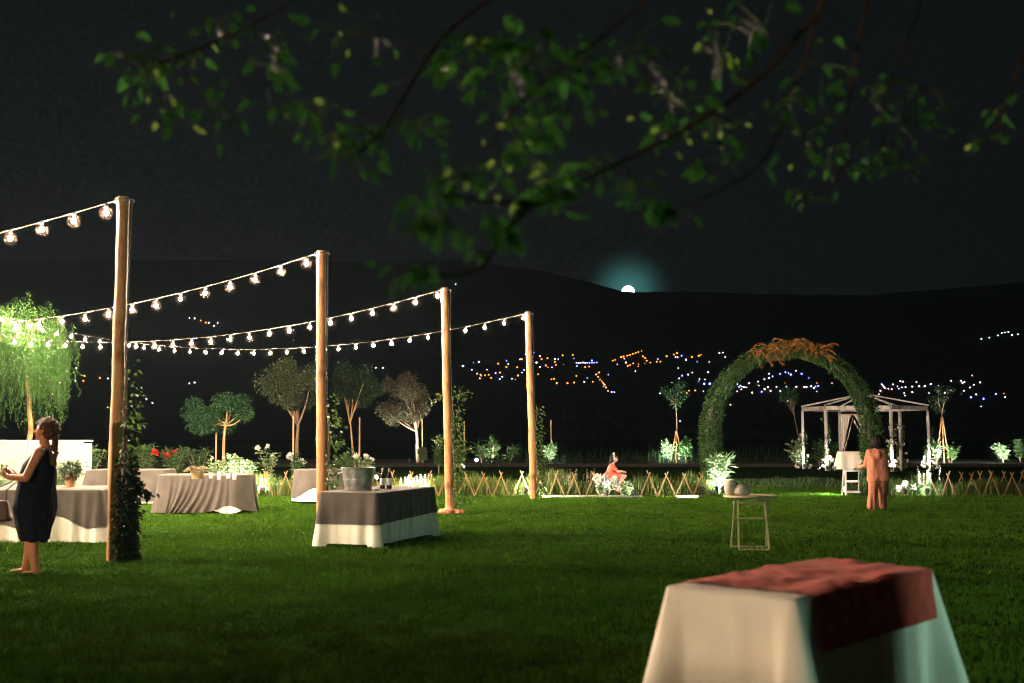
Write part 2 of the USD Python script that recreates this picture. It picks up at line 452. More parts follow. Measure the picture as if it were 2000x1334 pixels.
RIDGE_PX = [(-400, 560), (300, 520), (900, 505), (1080, 532), (1150, 551), (1190, 560), (1207, 568), (1240, 571), (1330, 571), (1500, 580), (1700, 588), (2000, 575), (2600, 600)]


def hill_z(x, y):
    D = np.hypot(x, y)
    px = 1000 + FPX * x / np.maximum(y, 0.3 * D + 1)
    crest = (848 - np.interp(px, *zip(*RIDGE_PX))) / FPX
    e = np.interp(D, [285, 420, 700, 1000, 1500, 2300], [-0.001, 0.003, 0.016, 0.032, 0.066, 1.0])
    far = D > 1500
    e = np.where(far, 0.066 + (crest - 0.066) * sstep(D, 1500, 2300), e)
    e = np.where(D > 2300, crest * (1 - sstep(D, 2300, 3300)), e)
    z = e * D + np.where(D < 300, -0.35, 0.0) + 1.0 * sstep(D, 420, 700)
    bumps = (meshkit.fbm(np.stack([x / 180, y / 180, 0 * x], -1), 4, 9) - 0.5) * 14 * sstep(D, 500, 1000) * (1 - sstep(D, 1900, 2200))
    rough = (meshkit.fbm(np.stack([x / 26, y / 26, 0 * x], -1), 3, 5) - 0.5) * 5 * sstep(D, 2000, 2290)
    return z + bumps + rough


rs = np.r_[285, 300, 340, 400, 460, 520, 600, np.arange(660, 2300, 45), 2300, 2320, 2360, 2450, 2600, 2900, 3300]
top('hillside', radial(rs, 720, hill_z), M['hill'], 'dark hillside of the valley rising to the ridge under the moon', 'hillside', smooth=True, kind='structure')

# raised planting strip far behind the gazebo
top('planting_bank', cat_(box((90, 9, 0.60), (2, 54.5, -0.02))), M['bank'], 'low raised strip of earth under the far saplings', 'bank', kind='structure')
BANK_Z = 0.28

# the lawn's blades
patches = []
proto_root = '/World/short_grass'
pi = UsdGeom.PointInstancer.Define(stage, proto_root)
UsdGeom.Xform.Define(stage, proto_root + '/tuft_kinds')
for k in range(4):
    r = np.random.default_rng(50 + k)
    n = 900
    c = np.c_[r.uniform(-0.5, 0.5, (n, 2)), np.zeros(n)]
    hn = meshkit.noise(np.c_[c[:, :2] * 5, np.full(n, k * 7.0)])
    usdkit.mesh(stage, f'{proto_root}/tuft_kinds/tuft_{k:03d}', blades(c, r.uniform(0.025, 0.05, n) * (0.5 + hn), r.uniform(0.006, 0.011, n), 0.5, r), M['grass'])
pi.CreatePrototypesRel().SetTargets([Sdf.Path(f'{proto_root}/tuft_kinds/tuft_{k:03d}') for k in range(4)])
pos, idx, ori, scl = [], [], [], []
r = np.random.default_rng(60)
for y in np.arange(5.2, 34, 0.9):
    w = 0.47 * y + 1.2
    for x in np.arange(-w, w, 0.9):
        px, py = x + r.uniform(-.1, .1), y + r.uniform(-.1, .1)
        pos.append((px, py, float(gz(px, py))))
        idx.append(int(r.integers(4)))
        a = r.uniform(0, math.pi)
        ori.append(Gf.Quath(math.cos(a), 0, 0, math.sin(a)))
        hs = float(meshkit.fbm(np.array([[px * 0.55, py * 0.55, 3.0]]), 3, 8)[0])
        scl.append(Gf.Vec3f(1.05, 1.05, 0.25 + 1.6 * hs))
pi.CreatePositionsAttr(Vt.Vec3fArray([Gf.Vec3f(*p) for p in pos]))
pi.CreateProtoIndicesAttr(Vt.IntArray(idx))
pi.CreateScalesAttr(Vt.Vec3fArray(scl))
pi.CreateOrientationsAttr(Vt.QuathArray(ori))
tag(pi.GetPrim(), 'short green grass blades covering the lawn', 'grass', None, 'stuff')

# the moon, a lit ball far behind the ridge
MOON_D = 9000.0
mball = trimesh.creation.icosphere(4, MOON_D * 12.5 / FPX)
mball.apply_translation(EYE + MOON_DIR * MOON_D)
top('moon', mball, M['moon'], 'bright full moon half risen behind the dark ridge', 'moon', smooth=True)

# ------------------------------------------------------------------ the poles with their festoon strings
POLES = [((222, 1095), (241, 385)), ((628, 1039), (627, 490)), ((878, 1003), (868, 562)), ((1042, 975), (1031, 609))]
ORD = ['first', 'second', 'third', 'fourth']
POLE_LABEL = ['tall peeled wooden pole beside the woman, its foot wrapped in dark bushy creeper',
              'peeled wooden pole standing at the left end of the table with the metal tub',
              'peeled wooden pole with pink stones heaped round its foot',
              'peeled wooden pole nearest the seated child, farthest and shortest looking of the row']
pole_top = []
for k, (b, t) in enumerate(POLES):
    g = ground(*b)
    T = at(*t, g[1])
    pole_top.append(T)
    P = thing('festoon_pole', POLE_LABEL[k], 'pole', g)
    n = 40
    u = np.linspace(0, 1, n)[:, None]
    rr = np.random.default_rng(k)
    pts = (T - g) * u + np.array([0, 0, -0.05]) * (1 - u)
    wob = (meshkit.fbm(np.c_[u[:, 0] * 5, np.full(n, k), np.zeros(n)], 3, k) - 0.5)
    pts[:, 0] += wob * 0.03 * np.sin(u[:, 0] * np.pi)
    rad = 0.083 - 0.012 * u[:, 0] + 0.004 * np.sin(u[:, 0] * 40 + k) * rr.uniform(0.3, 1, n)
    sh = tube(pts, rad, 20)
    part(P, 'shaft', sh, M['pole'], smooth=40)
    tp = T - g
    hook = tube([tp + [-0.02, -0.05, -0.02], tp + [-0.09, -0.06, -0.03], tp + [-0.10, -0.06, -0.07], tp + [-0.07, -0.06, -0.09]], 0.006, 6)
    part(P, 'hook', hook, M['zinc'])
    part(P, 'top_clamp', tube([tp + [0, 0, -0.06], tp + [0, 0, -0.025]], 0.082, 16), M['zinc'])
    part(P, 'top_clamp', cat_(tube([tp + [0.06, 0, -0.04], tp + [0.13, 0, -0.03], tp + [0.14, 0, -0.07]], 0.007, 6)), M['zinc'])
    cx = 0.115
    part(P, 'cable', tube([tp + [cx, 0.0, -0.05], (T - g) * 0.66 + [cx - 0.02, 0, 0], (T - g) * 0.33 + [cx - 0.02, 0, 0], [cx - 0.01, 0, 0.02]], 0.006, 6), M['wire'])

STR = [(np.array([-19.3, 17.6, 4.4]), 0.837, 0.03097, 0.0093), (np.array([-17.4, 22.4, 4.4]), 0.99, 0.0310, 0.011),
       (np.array([-14.93, 27.5, 4.4]), 0.833, 0.0333, 0.004), (np.array([-12.42, 32.58, 4.4]), 0.639, 0.0373, 0.002)]
TEND = [1.0, 1.0, 1.0, 1.27]
bulb_mesh = lathe([(0, -0.060), (0.026, -0.055), (0.047, -0.040), (0.058, -0.015), (0.058, 0.008), (0.047, 0.034), (0.030, 0.052), (0.020, 0.062), (0, 0.062)], 10)
for k, (B, sag, dt, t0) in enumerate(STR):
    A = pole_top[k] + np.array([-0.08, -0.03, -0.05])
    S = thing('festoon_string', ['string of warm bulbs sloping from the tall pole beside the woman out of view', 'string of warm bulbs hung from the pole behind the table with the metal tub',
              'string of warm bulbs hung from the pole with the pink stones at its foot', 'string of warm bulbs hung from the pole nearest the seated child'][k], 'string lights', (0, 0, 0))
    u = np.linspace(0, TEND[k], 70)[:, None]

    def wire_at(t):
        p = A + (B - A) * t
        p[..., 2] -= (4 * sag * t * (1 - t))[..., 0]
        return p
    part(S, 'wire', tube(wire_at(u), 0.0045, 6), M['wire'])
    rr = np.random.default_rng(100 + k)
    for t in np.arange(t0, TEND[k], dt):
        p = wire_at(np.array([[t]]))[0] + [0, 0, -0.108 + rr.normal() * 0.006]
        b = bulb_mesh.copy()
        b.apply_scale((1.42, 1.42, 1.36))  # glass enlarged to give the bulb its halo
        tilt = trimesh.transformations.rotation_matrix(rr.normal() * 0.12, unit(rr.normal(size=3) * [1, 1, 0.01]))
        b.apply_transform(tilt)
        b.apply_translation(p)
        bp = part(S, 'bulb', b, M['globe'], smooth=True)
        co = bulb_mesh.copy()
        co.apply_scale((0.40, 0.40, 0.46))
        co.apply_transform(tilt)
        co.apply_translation(p)
        part(bp, 'filament', co, M['bulb'], smooth=True)
        so = lathe([(0, 0.066), (0.022, 0.066), (0.024, 0.09), (0.018, 0.108), (0, 0.108)], 8)
        so.apply_translation(p)
        part(bp, 'socket', so, M['socket'])
    E_ = wire_at(np.array([[TEND[k]]]))[0]
    # the pole at the other end of the string, out of view to the left
    Q = thing('festoon_pole', 'peeled wooden pole beyond the left edge carrying far end of ' + ['the tall pole string', 'the tub table string', 'the stone foot string', 'the seated child string'][k], 'pole', (E_[0] - 0.09, E_[1] + 0.02, 0))
    part(Q, 'shaft', tube([(0, 0, -0.05), (0, 0, 2.2), (0, 0, E_[2] + 0.1)], [0.083, 0.078, 0.072], 16), M['pole'], smooth=40)


# ------------------------------------------------------------------ tables under cloths
def perimeter(w, d, r, n_corner=10, step=0.02):
    """closed outline of a rounded rectangle: points, normals, arclength position and distance to the nearest corner's middle"""
    pts, nor = [], []
    cs = [(w / 2 - r, -d / 2 + r, -np.pi / 2), (w / 2 - r, d / 2 - r, 0), (-w / 2 + r, d / 2 - r, np.pi / 2), (-w / 2 + r, -d / 2 + r, np.pi)]
    corners = []
    for q, (cx, cy, a0) in enumerate(cs):
        for a in np.linspace(a0, a0 + np.pi / 2, n_corner):
            pts.append((cx + r * np.cos(a), cy + r * np.sin(a)))
            nor.append((np.cos(a), np.sin(a)))
        corners.append((cx + r * np.cos(a0 + np.pi / 4), cy + r * np.sin(a0 + np.pi / 4)))
        nx, ny, na = cs[(q + 1) % 4]
        p0, p1 = np.array(pts[-1]), np.array((nx + r * np.cos(na), ny + r * np.sin(na)))
        m = max(2, int(np.linalg.norm(p1 - p0) / step))
        for t in np.linspace(0, 1, m + 1)[1:-1]:
            pts.append(tuple(p0 + (p1 - p0) * t))
            nor.append(nor[-1])
    pts, nor = np.array(pts), np.array(nor)
    seg = np.linalg.norm(np.roll(pts, -1, 0) - pts, axis=1)
    s = np.r_[0, np.cumsum(seg)[:-1]]
    cd = np.min(np.linalg.norm(pts[:, None] - np.array(corners)[None], axis=2), 1)
    return pts, nor, s, seg.sum(), cd


def drape(w, d, h, drop, r=0.03, amp=0.03, folds=14, flare=0.05, corner=0.12, seed=0, off=0.0, hem=0.0, sharp=1.0, sweep=0.0, rows=16, cwid=0.11, floor=0.012, valley=0.30):
    """a cloth lying on a table w x d x h and hanging down; drop may be a number or a function of (x, y)"""
    r_ = np.random.default_rng(seed)
    P, N, s, tot, cd = perimeter(w, d, r)
    a = 2 * np.pi * s / tot
    f = sum(r_.uniform(0.4, 1) * np.sin(folds * q * a + r_.uniform(0, 6.28) + 1.3 * np.sin(2 * a + q)) for q in (0.55, 1.0, 1.7)) / 1.9
    f = np.sign(f) * np.abs(f) ** sharp
    cw = np.exp(-(cd / 0.13) ** 2)
    cv = np.exp(-((cd - 0.17) / 0.07) ** 2)
    dr = np.array([drop(*p) for p in P]) if callable(drop) else np.full(len(P), float(drop))
    dr = dr + hem * f
    V = [np.c_[P * 0.0, np.full(len(P), h + off)][:1]]
    cw, cv = np.exp(-(cd / cwid) ** 2), np.exp(-((cd - 1.5 * cwid) / (0.6 * cwid)) ** 2)
    rings = []
    for q in (0.5, 0.9, 1.0):
        base = P * q if q < 1 else P - N * 0.012
        rings.append(np.c_[base, np.full(len(P), h + off + 0.0)])
    vs = np.linspace(0, 1, rows) ** 1.15
    for v in vs:
        dep = np.clip(v * dr / 0.72, 0, 1.1)
        out = 0.004 + off + flare * dep + amp * f * dep ** 0.75 + corner * cw * dep - valley * corner * cv * dep
        out = np.maximum(out, 0.003 + off)
        tang = np.c_[-N[:, 1], N[:, 0]]
        q = P + N * out[:, None] + tang * (sweep * dep * dep * np.sin(a * 2))[:, None]
        rings.append(np.c_[q, np.maximum(h + off - 0.010 - (dr - 0.010) * v, floor + off)])
    V = np.vstack(V + rings)
    n = len(P)
    i = np.arange(n)
    j = (i + 1) % n
    F = [np.stack([np.zeros(n, int), 1 + i, 1 + j], 1)]
    for k in range(len(rings) - 1):
        a_, b_ = 1 + k * n, 1 + (k + 1) * n
        F += [np.stack([a_ + i, b_ + i, b_ + j], 1), np.stack([a_ + i, b_ + j, a_ + j], 1)]
    return trimesh.Trimesh(V, np.vstack(F), process=False)


def table(label, center, rz, w, d, h, r=0.03, skirt=None, mat='white_cloth'):
    T = thing('banquet_table', label, 'table', center, rz)
    board = rounded((w - 0.01, d - 0.01, 0.03), (0, 0, h - 0.022)) if r < 0.1 else tm(m3.CrossSection.square((w - 2 * r, d - 2 * r), True).offset(r - 0.005, m3.JoinType.Round, 2, 48).extrude(0.03).translate((0, 0, h - 0.037)))
    part(T, 'tabletop', board, M['stake'])
    for sx in (-1, 1):
        for sy in (-1, 1):
            k = 0.5 if r > 0.1 else 0.88
            part(T, 'leg', tube([(sx * w * 0.5 * k, sy * d * 0.5 * k * 0.9, 0), (sx * w * 0.5 * k, sy * d * 0.5 * k * 0.9, h - 0.03)], 0.018, 8), M['fixture'])
    if skirt is not None:
        part(T, 'table_skirt', skirt, M[mat], smooth=50)
    return T


def over(name, label, mesh, center, rz, mat):
    p = top(name, mesh, M[mat], label, 'tablecloth', smooth=50)
    x = UsdGeom.Xformable(stage.GetPrimAtPath(p))
    x.AddTranslateOp().Set(Gf.Vec3d(*map(float, center)))
    x.AddRotateZOp().Set(float(rz))
    return p


# large table behind the woman
c1 = (-7.22, 17.25, 0)
table('large square table behind the woman in the dark dress, plant pot on top', c1, 1.0, 2.6, 1.25, 0.75, skirt=drape(2.6, 1.25, 0.75, 0.735, amp=0.070, folds=28, flare=0.035, seed=3))
over('grey_tablecloth', 'grey cloth hanging in deep folds from the table behind the woman', drape(2.6, 1.25, 0.75, lambda x, y: 0.50 + 0.13 * math.sin(5.2 * x + 1) * math.sin(2.3 * x), amp=0.070, folds=28, flare=0.035, seed=3, off=0.010), c1, 1.0, 'grey_cloth')
# table behind the tall pole
c1b = (-8.62, 26.25, 0)
table('grey clothed table standing behind the tall pole near the fence', c1b, 0, 1.72, 0.9, 0.75, skirt=drape(1.72, 0.9, 0.75, 0.735, amp=0.032, folds=28, flare=0.05, corner=0.08, seed=5))
over('grey_tablecloth', 'grey cloth falling straight to the lawn from the table behind the tall pole', drape(1.72, 0.9, 0.75, 0.70, amp=0.032, folds=28, flare=0.05, corner=0.08, seed=5, off=0.008), c1b, 0, 'grey_cloth')
# oval table with the swept cloth
c2 = (-6.06, 23.0, 0)
table('long table with rounded ends between the two nearest poles, fern basket on top', c2, 3, 1.78, 1.0, 0.75, 0.32, skirt=drape(1.78, 1.0, 0.75, lambda x, y: 0.60 + 0.137 * math.exp(-((x - 0.55) / 0.2) ** 2), 0.32, amp=0.062, folds=23, flare=0.035, corner=0.0, seed=8, sweep=0.30))
over('grey_tablecloth', 'grey cloth with swept diagonal folds on the table with rounded ends', drape(1.78, 1.0, 0.75, lambda x, y: 0.725 - 0.13 * math.exp(-((x - 0.55) / 0.16) ** 2) * (y < 0), 0.32, amp=0.062, folds=23, flare=0.035, corner=0.0, seed=8, off=0.010, sweep=0.30), c2, 3, 'grey_cloth')
# round table behind the second pole
c3 = (-4.35, 26.3, 0)
table('small round table partly hidden by the metal tub and the second pole', c3, 0, 1.16, 1.12, 0.75, 0.54, skirt=drape(1.16, 1.12, 0.75, 0.69, 0.54, amp=0.036, folds=20, flare=0.05, corner=0, seed=11))
over('grey_tablecloth', 'grey cloth over the small round table, lifted in front to show white', drape(1.16, 1.12, 0.75, lambda x, y: 0.66 - 0.26 * math.exp(-((x + 0.02) / 0.30) ** 2) * (y < 0), 0.54, amp=0.036, folds=20, flare=0.05, corner=0, seed=11, off=0.008), c3, 0, 'grey_cloth')
# bar table with the tub
near4, ang4 = np.array([-1.84, 15.80]), math.radians(71)
e1, e2 = np.array([math.cos(ang4), math.sin(ang4)]), np.array([-math.sin(ang4), math.cos(ang4)])
W4, D4 = 2.0, 0.86
c4 = np.r_[near4 + e1 * W4 / 2 + e2 * D4 / 2, 0]
R4 = math.degrees(ang4)
table('drinks table with white and grey cloths carrying a metal tub and two bottles', c4, R4, W4, D4, 0.75, skirt=drape(W4, D4, 0.75, lambda x, y: 0.70 + (0.035 if abs(x) > W4 / 2 - 0.12 and abs(y) > D4 / 2 - 0.12 else 0.0), amp=0.020, folds=17, flare=0.015, corner=0.085, seed=14))
over('grey_tablecloth', 'grey cloth hanging halfway down the drinks table with the tub', drape(W4, D4, 0.75, lambda x, y: 0.44 - 0.05 * (x + 1) / 2, amp=0.020, folds=17, flare=0.015, corner=0.085, seed=14, off=0.008), c4, R4, 'grey_cloth')
# table in the near right corner
near5, right5 = np.array([1.37, 5.68]), np.array([2.53, 6.98])
e1 = (right5 - near5) / np.linalg.norm(right5 - near5)
e2 = np.array([-e1[1], e1[0]])
W5, D5 = 1.715, 0.75
R5 = math.degrees(math.atan2(e1[1], e1[0]))
c5 = np.r_[near5 + e1 * W5 / 2 + e2 * D5 / 2, 0]
table('cream clothed table close to the camera with a red runner across it', c5, R5, W5, D5, 0.75, skirt=drape(W5, D5, 0.75, 0.735, amp=0.022, folds=17, flare=0.02, corner=0.18, valley=0.42, seed=21, rows=24, cwid=0.085), mat='cream_cloth')
# the runner: a sheet over the top with two hanging ends
xs = np.linspace(-W5 / 2 + 0.17, W5 / 2 - 0.05, 40)
prof = [(-D5 / 2 - 0.045, -0.275), (-D5 / 2 - 0.035, -0.20), (-D5 / 2 - 0.022, -0.12), (-D5 / 2 - 0.016, -0.03), (-D5 / 2 - 0.012, 0.002), (-D5 / 2 + 0.02, 0.008)] + [(y, 0.008) for y in np.linspace(-D5 / 2 + 0.06, D5 / 2 - 0.06, 16)] + [(D5 / 2 - 0.02, 0.008), (D5 / 2 + 0.012, 0.002), (D5 / 2 + 0.022, -0.03), (D5 / 2 + 0.04, -0.14), (D5 / 2 + 0.07, -0.30)]
V = np.array([[(x, y, 0.75 + z) for y, z in prof] for x in xs])
wr = meshkit.fbm(np.stack([V[..., 0] * 5, V[..., 1] * 9, 0 * V[..., 0]], -1), 4, 2)
flat = np.abs(V[..., 1]) < D5 / 2
V[..., 2] += np.where(flat, np.maximum(0, wr - 0.42) * 0.06, 0)
V[..., 0] += np.where(flat, 0, (wr - 0.5) * 0.03)
V[..., 1] += np.where(flat, 0, -np.sign(-V[..., 1]) * (wr * 0.012))
nx_, ny_ = V.shape[:2]
ii, jj = np.meshgrid(np.arange(nx_ - 1), np.arange(ny_ - 1), indexing='ij')
q0 = (ii * ny_ + jj).ravel()
F = np.vstack([np.stack([q0, q0 + ny_, q0 + ny_ + 1], 1), np.stack([q0, q0 + ny_ + 1, q0 + 1], 1)])
over('table_runner', 'dusty red runner laid across the cream table close to the camera', trimesh.Trimesh(V.reshape(-1, 3), F, process=False), c5, R5, 'red_cloth')

# ------------------------------------------------------------------ things on the tables
zt = 0.76
q = ground(700, 957, 0.758)
TB = thing('metal_tub', 'galvanised metal tub on the drinks table', 'tub', (q[0], q[1], 0.762), 12)
tub = lathe([(0, 0.004), (0.185, 0.004), (0.19, 0.0), (0.215, 0.14), (0.219, 0.146), (0.217, 0.152), (0.24, 0.30), (0.243, 0.30), (0.247, 0.31), (0.240, 0.318), (0.233, 0.312), (0.18, 0.02), (0, 0.02)], 40)
tub.apply_scale((1.0, 0.8, 1.0))
part(TB, 'tub_body', tub, M['zinc'], smooth=35)
for s in (-1, 1):
    part(TB, 'handle', tube([(s * 0.238, -0.05, 0.25), (s * 0.285, -0.05, 0.235), (s * 0.292, 0, 0.225), (s * 0.285, 0.05, 0.235), (s * 0.238, 0.05, 0.25)], 0.006, 6), M['zinc'])
for k, (px, lab) in enumerate(((747, 'dark wine bottle with a pale label standing right beside the metal tub'), (760, 'dark wine bottle farther from the tub, the right one of two'))):
    q = ground(px, 955, 0.758)
    B = thing('wine_bottle', lab, 'bottle', (q[0], q[1], 0.761))
    part(B, 'glass_body', lathe([(0, 0), (0.036, 0), (0.038, 0.006), (0.038, 0.17), (0.032, 0.20), (0.016, 0.225), (0.0145, 0.29), (0, 0.29)], 20), M['bottle'], smooth=40)
    part(B, 'paper_label', lathe([(0.0386, 0.055), (0.0392, 0.056), (0.0392, 0.15), (0.0386, 0.151)], 20), M['paper'], smooth=40)
    part(B, 'foil_capsule', lathe([(0.0148, 0.235), (0.0158, 0.236), (0.0155, 0.296), (0, 0.297)], 14), M['foil'], smooth=40)
q = ground(722, 956, 0.758)
bq = top('bottle_opener_tray', lathe([(0, 0), (0.045, 0), (0.05, 0.012), (0.046, 0.012), (0.04, 0.004), (0, 0.004)], 20, (q[0] + 0.12, q[1] - 0.12, 0.760)), M['white_paint'], 'small white dish between the tub and the bottles', 'dish')


def clump(cen, rad, n, L, W, r, droop=0.3, shell=0.55):
    d = unit(r.normal(size=(n, 3)))
    c = np.asarray(cen) + d * np.asarray(rad) * (shell + (1 - shell) * r.random((n, 1)))
    dirs = d + r.normal(size=(n, 3)) * 0.5 + np.array([0, 0, -droop])
    return c, dirs, L * r.uniform(0.6, 1.2, n), W * r.uniform(0.6, 1.2, n)


def shrub(name, label, cat, loc, h, w, n, L, W, mat, seed, stems=5, flowers=None, nf=0, fsize=0.05, group=None, upright=0.3, zone=(0.25, 1.0)):
    """stems fanning from the ground with leaves along them; flowers at the tips"""
    r = np.random.default_rng(seed)
    S = thing(name, label, cat, loc, 0, group)
    st, C, D = [], [], []
    tips = []
    for k in range(stems):
        a, lean = r.uniform(0, 6.28), r.uniform(0.15, 1.0) * w * 0.5
        hh = h * r.uniform(0.65, 1.0)
        e = np.array([math.cos(a) * lean, math.sin(a) * lean, hh])
        mid = np.array([e[0] * 0.3, e[1] * 0.3, hh * 0.55])
        t = np.linspace(0, 1, 6)[:, None]
        pts = 2 * t * (1 - t) * mid + t * t * e
        st.append(tube(pts, np.linspace(0.008, 0.003, 6), 5))
        m = n // stems
        tt = r.uniform(*zone, (m, 1))
        c = 2 * tt * (1 - tt) * mid + tt * tt * e
        d = unit(np.c_[r.normal(size=(m, 2)), np.abs(r.normal(size=m)) * upright])
        C.append(c + d * r.uniform(0, 0.35, (m, 1)) * w * 0.35)
        D.append(d)
        tips.append(e)
    part(S, 'stem', cat_(*st), M['palebark'])
    C, D = np.vstack(C), np.vstack(D)
    part(S, 'foliage', leaf_mesh(C, D, L * r.uniform(0.6, 1.2, len(C)), W * r.uniform(0.7, 1.2, len(C)), 0.25, r), M[mat])
    for k in range(nf):
        p = tips[k % len(tips)] + r.normal(size=3) * [0.12, 0.12, 0.08] * w
        m = 26
        d = unit(r.normal(size=(m, 3)) + [0, 0, 0.4])
        part(S, 'flower', leaf_mesh(p + d * fsize * 0.15, d, fsize * r.uniform(0.7, 1.0, m), fsize * 0.7, -0.35, r), M[flowers])
    return S


# potted plant on the large table
q = ground(137, 951, 0.76)
PT = thing('potted_plant', 'clay pot with a dark bushy plant on the table behind the woman', 'plant', (q[0], q[1], 0.762))
part(PT, 'pot', lathe([(0, 0), (0.062, 0), (0.085, 0.15), (0.096, 0.152), (0.098, 0.185), (0.086, 0.187), (0.08, 0.16), (0, 0.155)], 24), M['terracotta'], smooth=35)
r = np.random.default_rng(31)
part(PT, 'foliage', leaf_mesh(*clump((0, 0, 0.25), (0.14, 0.14, 0.13), 420, 0.07, 0.03, r), 0.25, r), M['darkleaf'])
# fern basket on the swept table
q = ground(385, 936, 0.76)
PB = thing('fern_basket', 'wicker basket with a drooping yellow fern on the table with rounded ends', 'plant', (q[0], q[1], 0.765))
part(PB, 'basket', lathe([(0, 0), (0.09, 0), (0.12, 0.13), (0.115, 0.14), (0.105, 0.13), (0, 0.11)], 20), M['wicker'], smooth=35)
C, D, L = [], [], []
for k in range(60):
    a = r.uniform(0, 6.28)
    reach, hh = r.uniform(0.12, 0.26), r.uniform(0.12, 0.24)
    for t in np.linspace(0.2, 1, 14):
        C.append((math.cos(a) * reach * t, math.sin(a) * reach * t, 0.12 + hh * (1.7 * t - 1.5 * t * t)))
        D.append((math.cos(a + 1.3 * (-1) ** k) * 0.7, math.sin(a + 1.3 * (-1) ** k) * 0.7, -0.3))
        L.append(0.05)
part(PB, 'foliage', leaf_mesh(C, D, np.array(L), 0.012, 0.3, r), M['olive'])
# white cups on the same table
for k, (px, h_) in enumerate(((412, 0.10), (428, 0.14), (446, 0.09), (458, 0.12))):
    q = ground(px, 935 + (k % 2) * 2, 0.76)
    top('white_vase', lathe([(0, 0), (0.03, 0), (0.038, h_ * 0.5), (0.026, h_ * 0.85), (0.032, h_), (0.028, h_), (0.022, h_ * 0.85), (0.03, h_ * 0.5), (0, 0.012)], 18, (q[0], q[1], 0.766)), M['white_paint'],
        ['small white vase beside the fern basket', 'taller white vase second from the fern basket', 'lowest white vase third from the fern basket', 'white vase at the far end from the fern basket'][k] + ' on the rounded table', 'vase', smooth=40)

# folding bistro table
q = ground(1467, 1073)
FT = thing('folding_table', 'round cream folding bistro table alone on the lawn with two white gourds', 'table', (q[0], q[1], 0), -6)
part(FT, 'tabletop', lathe([(0, 0.702), (0.352, 0.702), (0.36, 0.708), (0.36, 0.722), (0.354, 0.728), (0, 0.728)], 48), M['tabletop'], smooth=35)
for s, xw in ((-1, 0.235), (1, 0.20)):
    for sx in (-1, 1):
        part(FT, 'leg', bar((sx * xw - 0.012 + (0.03 if s > 0 else 0), s * -0.20, 0.0), (sx * (xw - 0.02) + (0.03 if s > 0 else 0), s * 0.18, 0.70), 0.024, 0.014), M['cream_metal'])
    part(FT, 'foot_bar', bar((-xw - 0.02 + (0.03 if s > 0 else 0), s * -0.20, 0.016), (xw + (0.03 if s > 0 else 0), s * -0.20, 0.016), 0.03, 0.024), M['cream_metal'])
    part(FT, 'top_bar', bar((-xw + 0.02, s * 0.175, 0.69), (xw - 0.02, s * 0.175, 0.69), 0.022, 0.022), M['cream_metal'])
part(FT, 'cross_bar', bar((-0.225, -0.012, 0.415), (0.225, -0.012, 0.415), 0.034, 0.02), M['cream_metal'])
part(FT, 'cross_bar', bar((-0.225, 0.115, 0.62), (0.225, 0.115, 0.62), 0.03, 0.02), M['cream_metal'])
for k, (px, hh, w, lab) in enumerate(((1428, 0.205, 0.085, 'tall pale ribbed gourd on the folding table'), (1448, 0.145, 0.115, 'squat pale ribbed gourd on the folding table'))):
    g = ground(px, 966, 0.73)
    n = 36
    prof = [(0.0, 0.0), (0.55, 0.0), (0.85, 0.1), (1.0, 0.35), (0.97, 0.6), (0.78, 0.85), (0.45, 0.98), (0.2, 0.97), (0, 0.93)]
    m = lathe([(a * w, b * hh) for a, b in prof], 40)
    a = np.arctan2(m.vertices[:, 1], m.vertices[:, 0])
    f = 1 + 0.06 * np.abs(np.sin(a * 7)) - 0.03
    v = m.vertices.copy()
    v[:, :2] *= f[:, None]
    G = thing('gourd', lab, 'gourd', (q[0] + (px - 1467) / FPX * q[1], q[1] - 0.05 - 0.04 * k, 0.729))
    part(G, 'rind', trimesh.Trimesh(v, m.faces, process=False), M['pumpkin'], smooth=50)
    part(G, 'stalk', tube([(0, 0, hh * 0.93), (0.004, 0, hh * 0.98), (0.012, 0, hh * 1.06)], [0.012, 0.009, 0.007], 7), M['pumpkin'])

# white bar counter behind the woman
q0, q1 = ground(160, 976), ground(-60, 976)
BC = thing('bar_counter', 'white panelled bar counter behind the woman at the left edge', 'counter', ((q0[0] + q1[0]) / 2, q0[1] + 0.3, 0))
wbc = q0[0] - q1[0]
npan = 4
for k in range(npan):
    part(BC, 'front_panel', rounded((wbc / npan - 0.012, 0.03, 1.34), (-wbc / 2 + (k + 0.5) * wbc / npan, -0.27, 0.70), 0.004), M['counter_paint'], smooth=35)
part(BC, 'carcass', box((wbc, 0.5, 1.30), (0, 0, 0.68)), M['white_paint'])
part(BC, 'counter_top', rounded((wbc + 0.02, 0.62, 0.035), (0, 0, 1.392), 0.006), M['white_paint'], smooth=35)


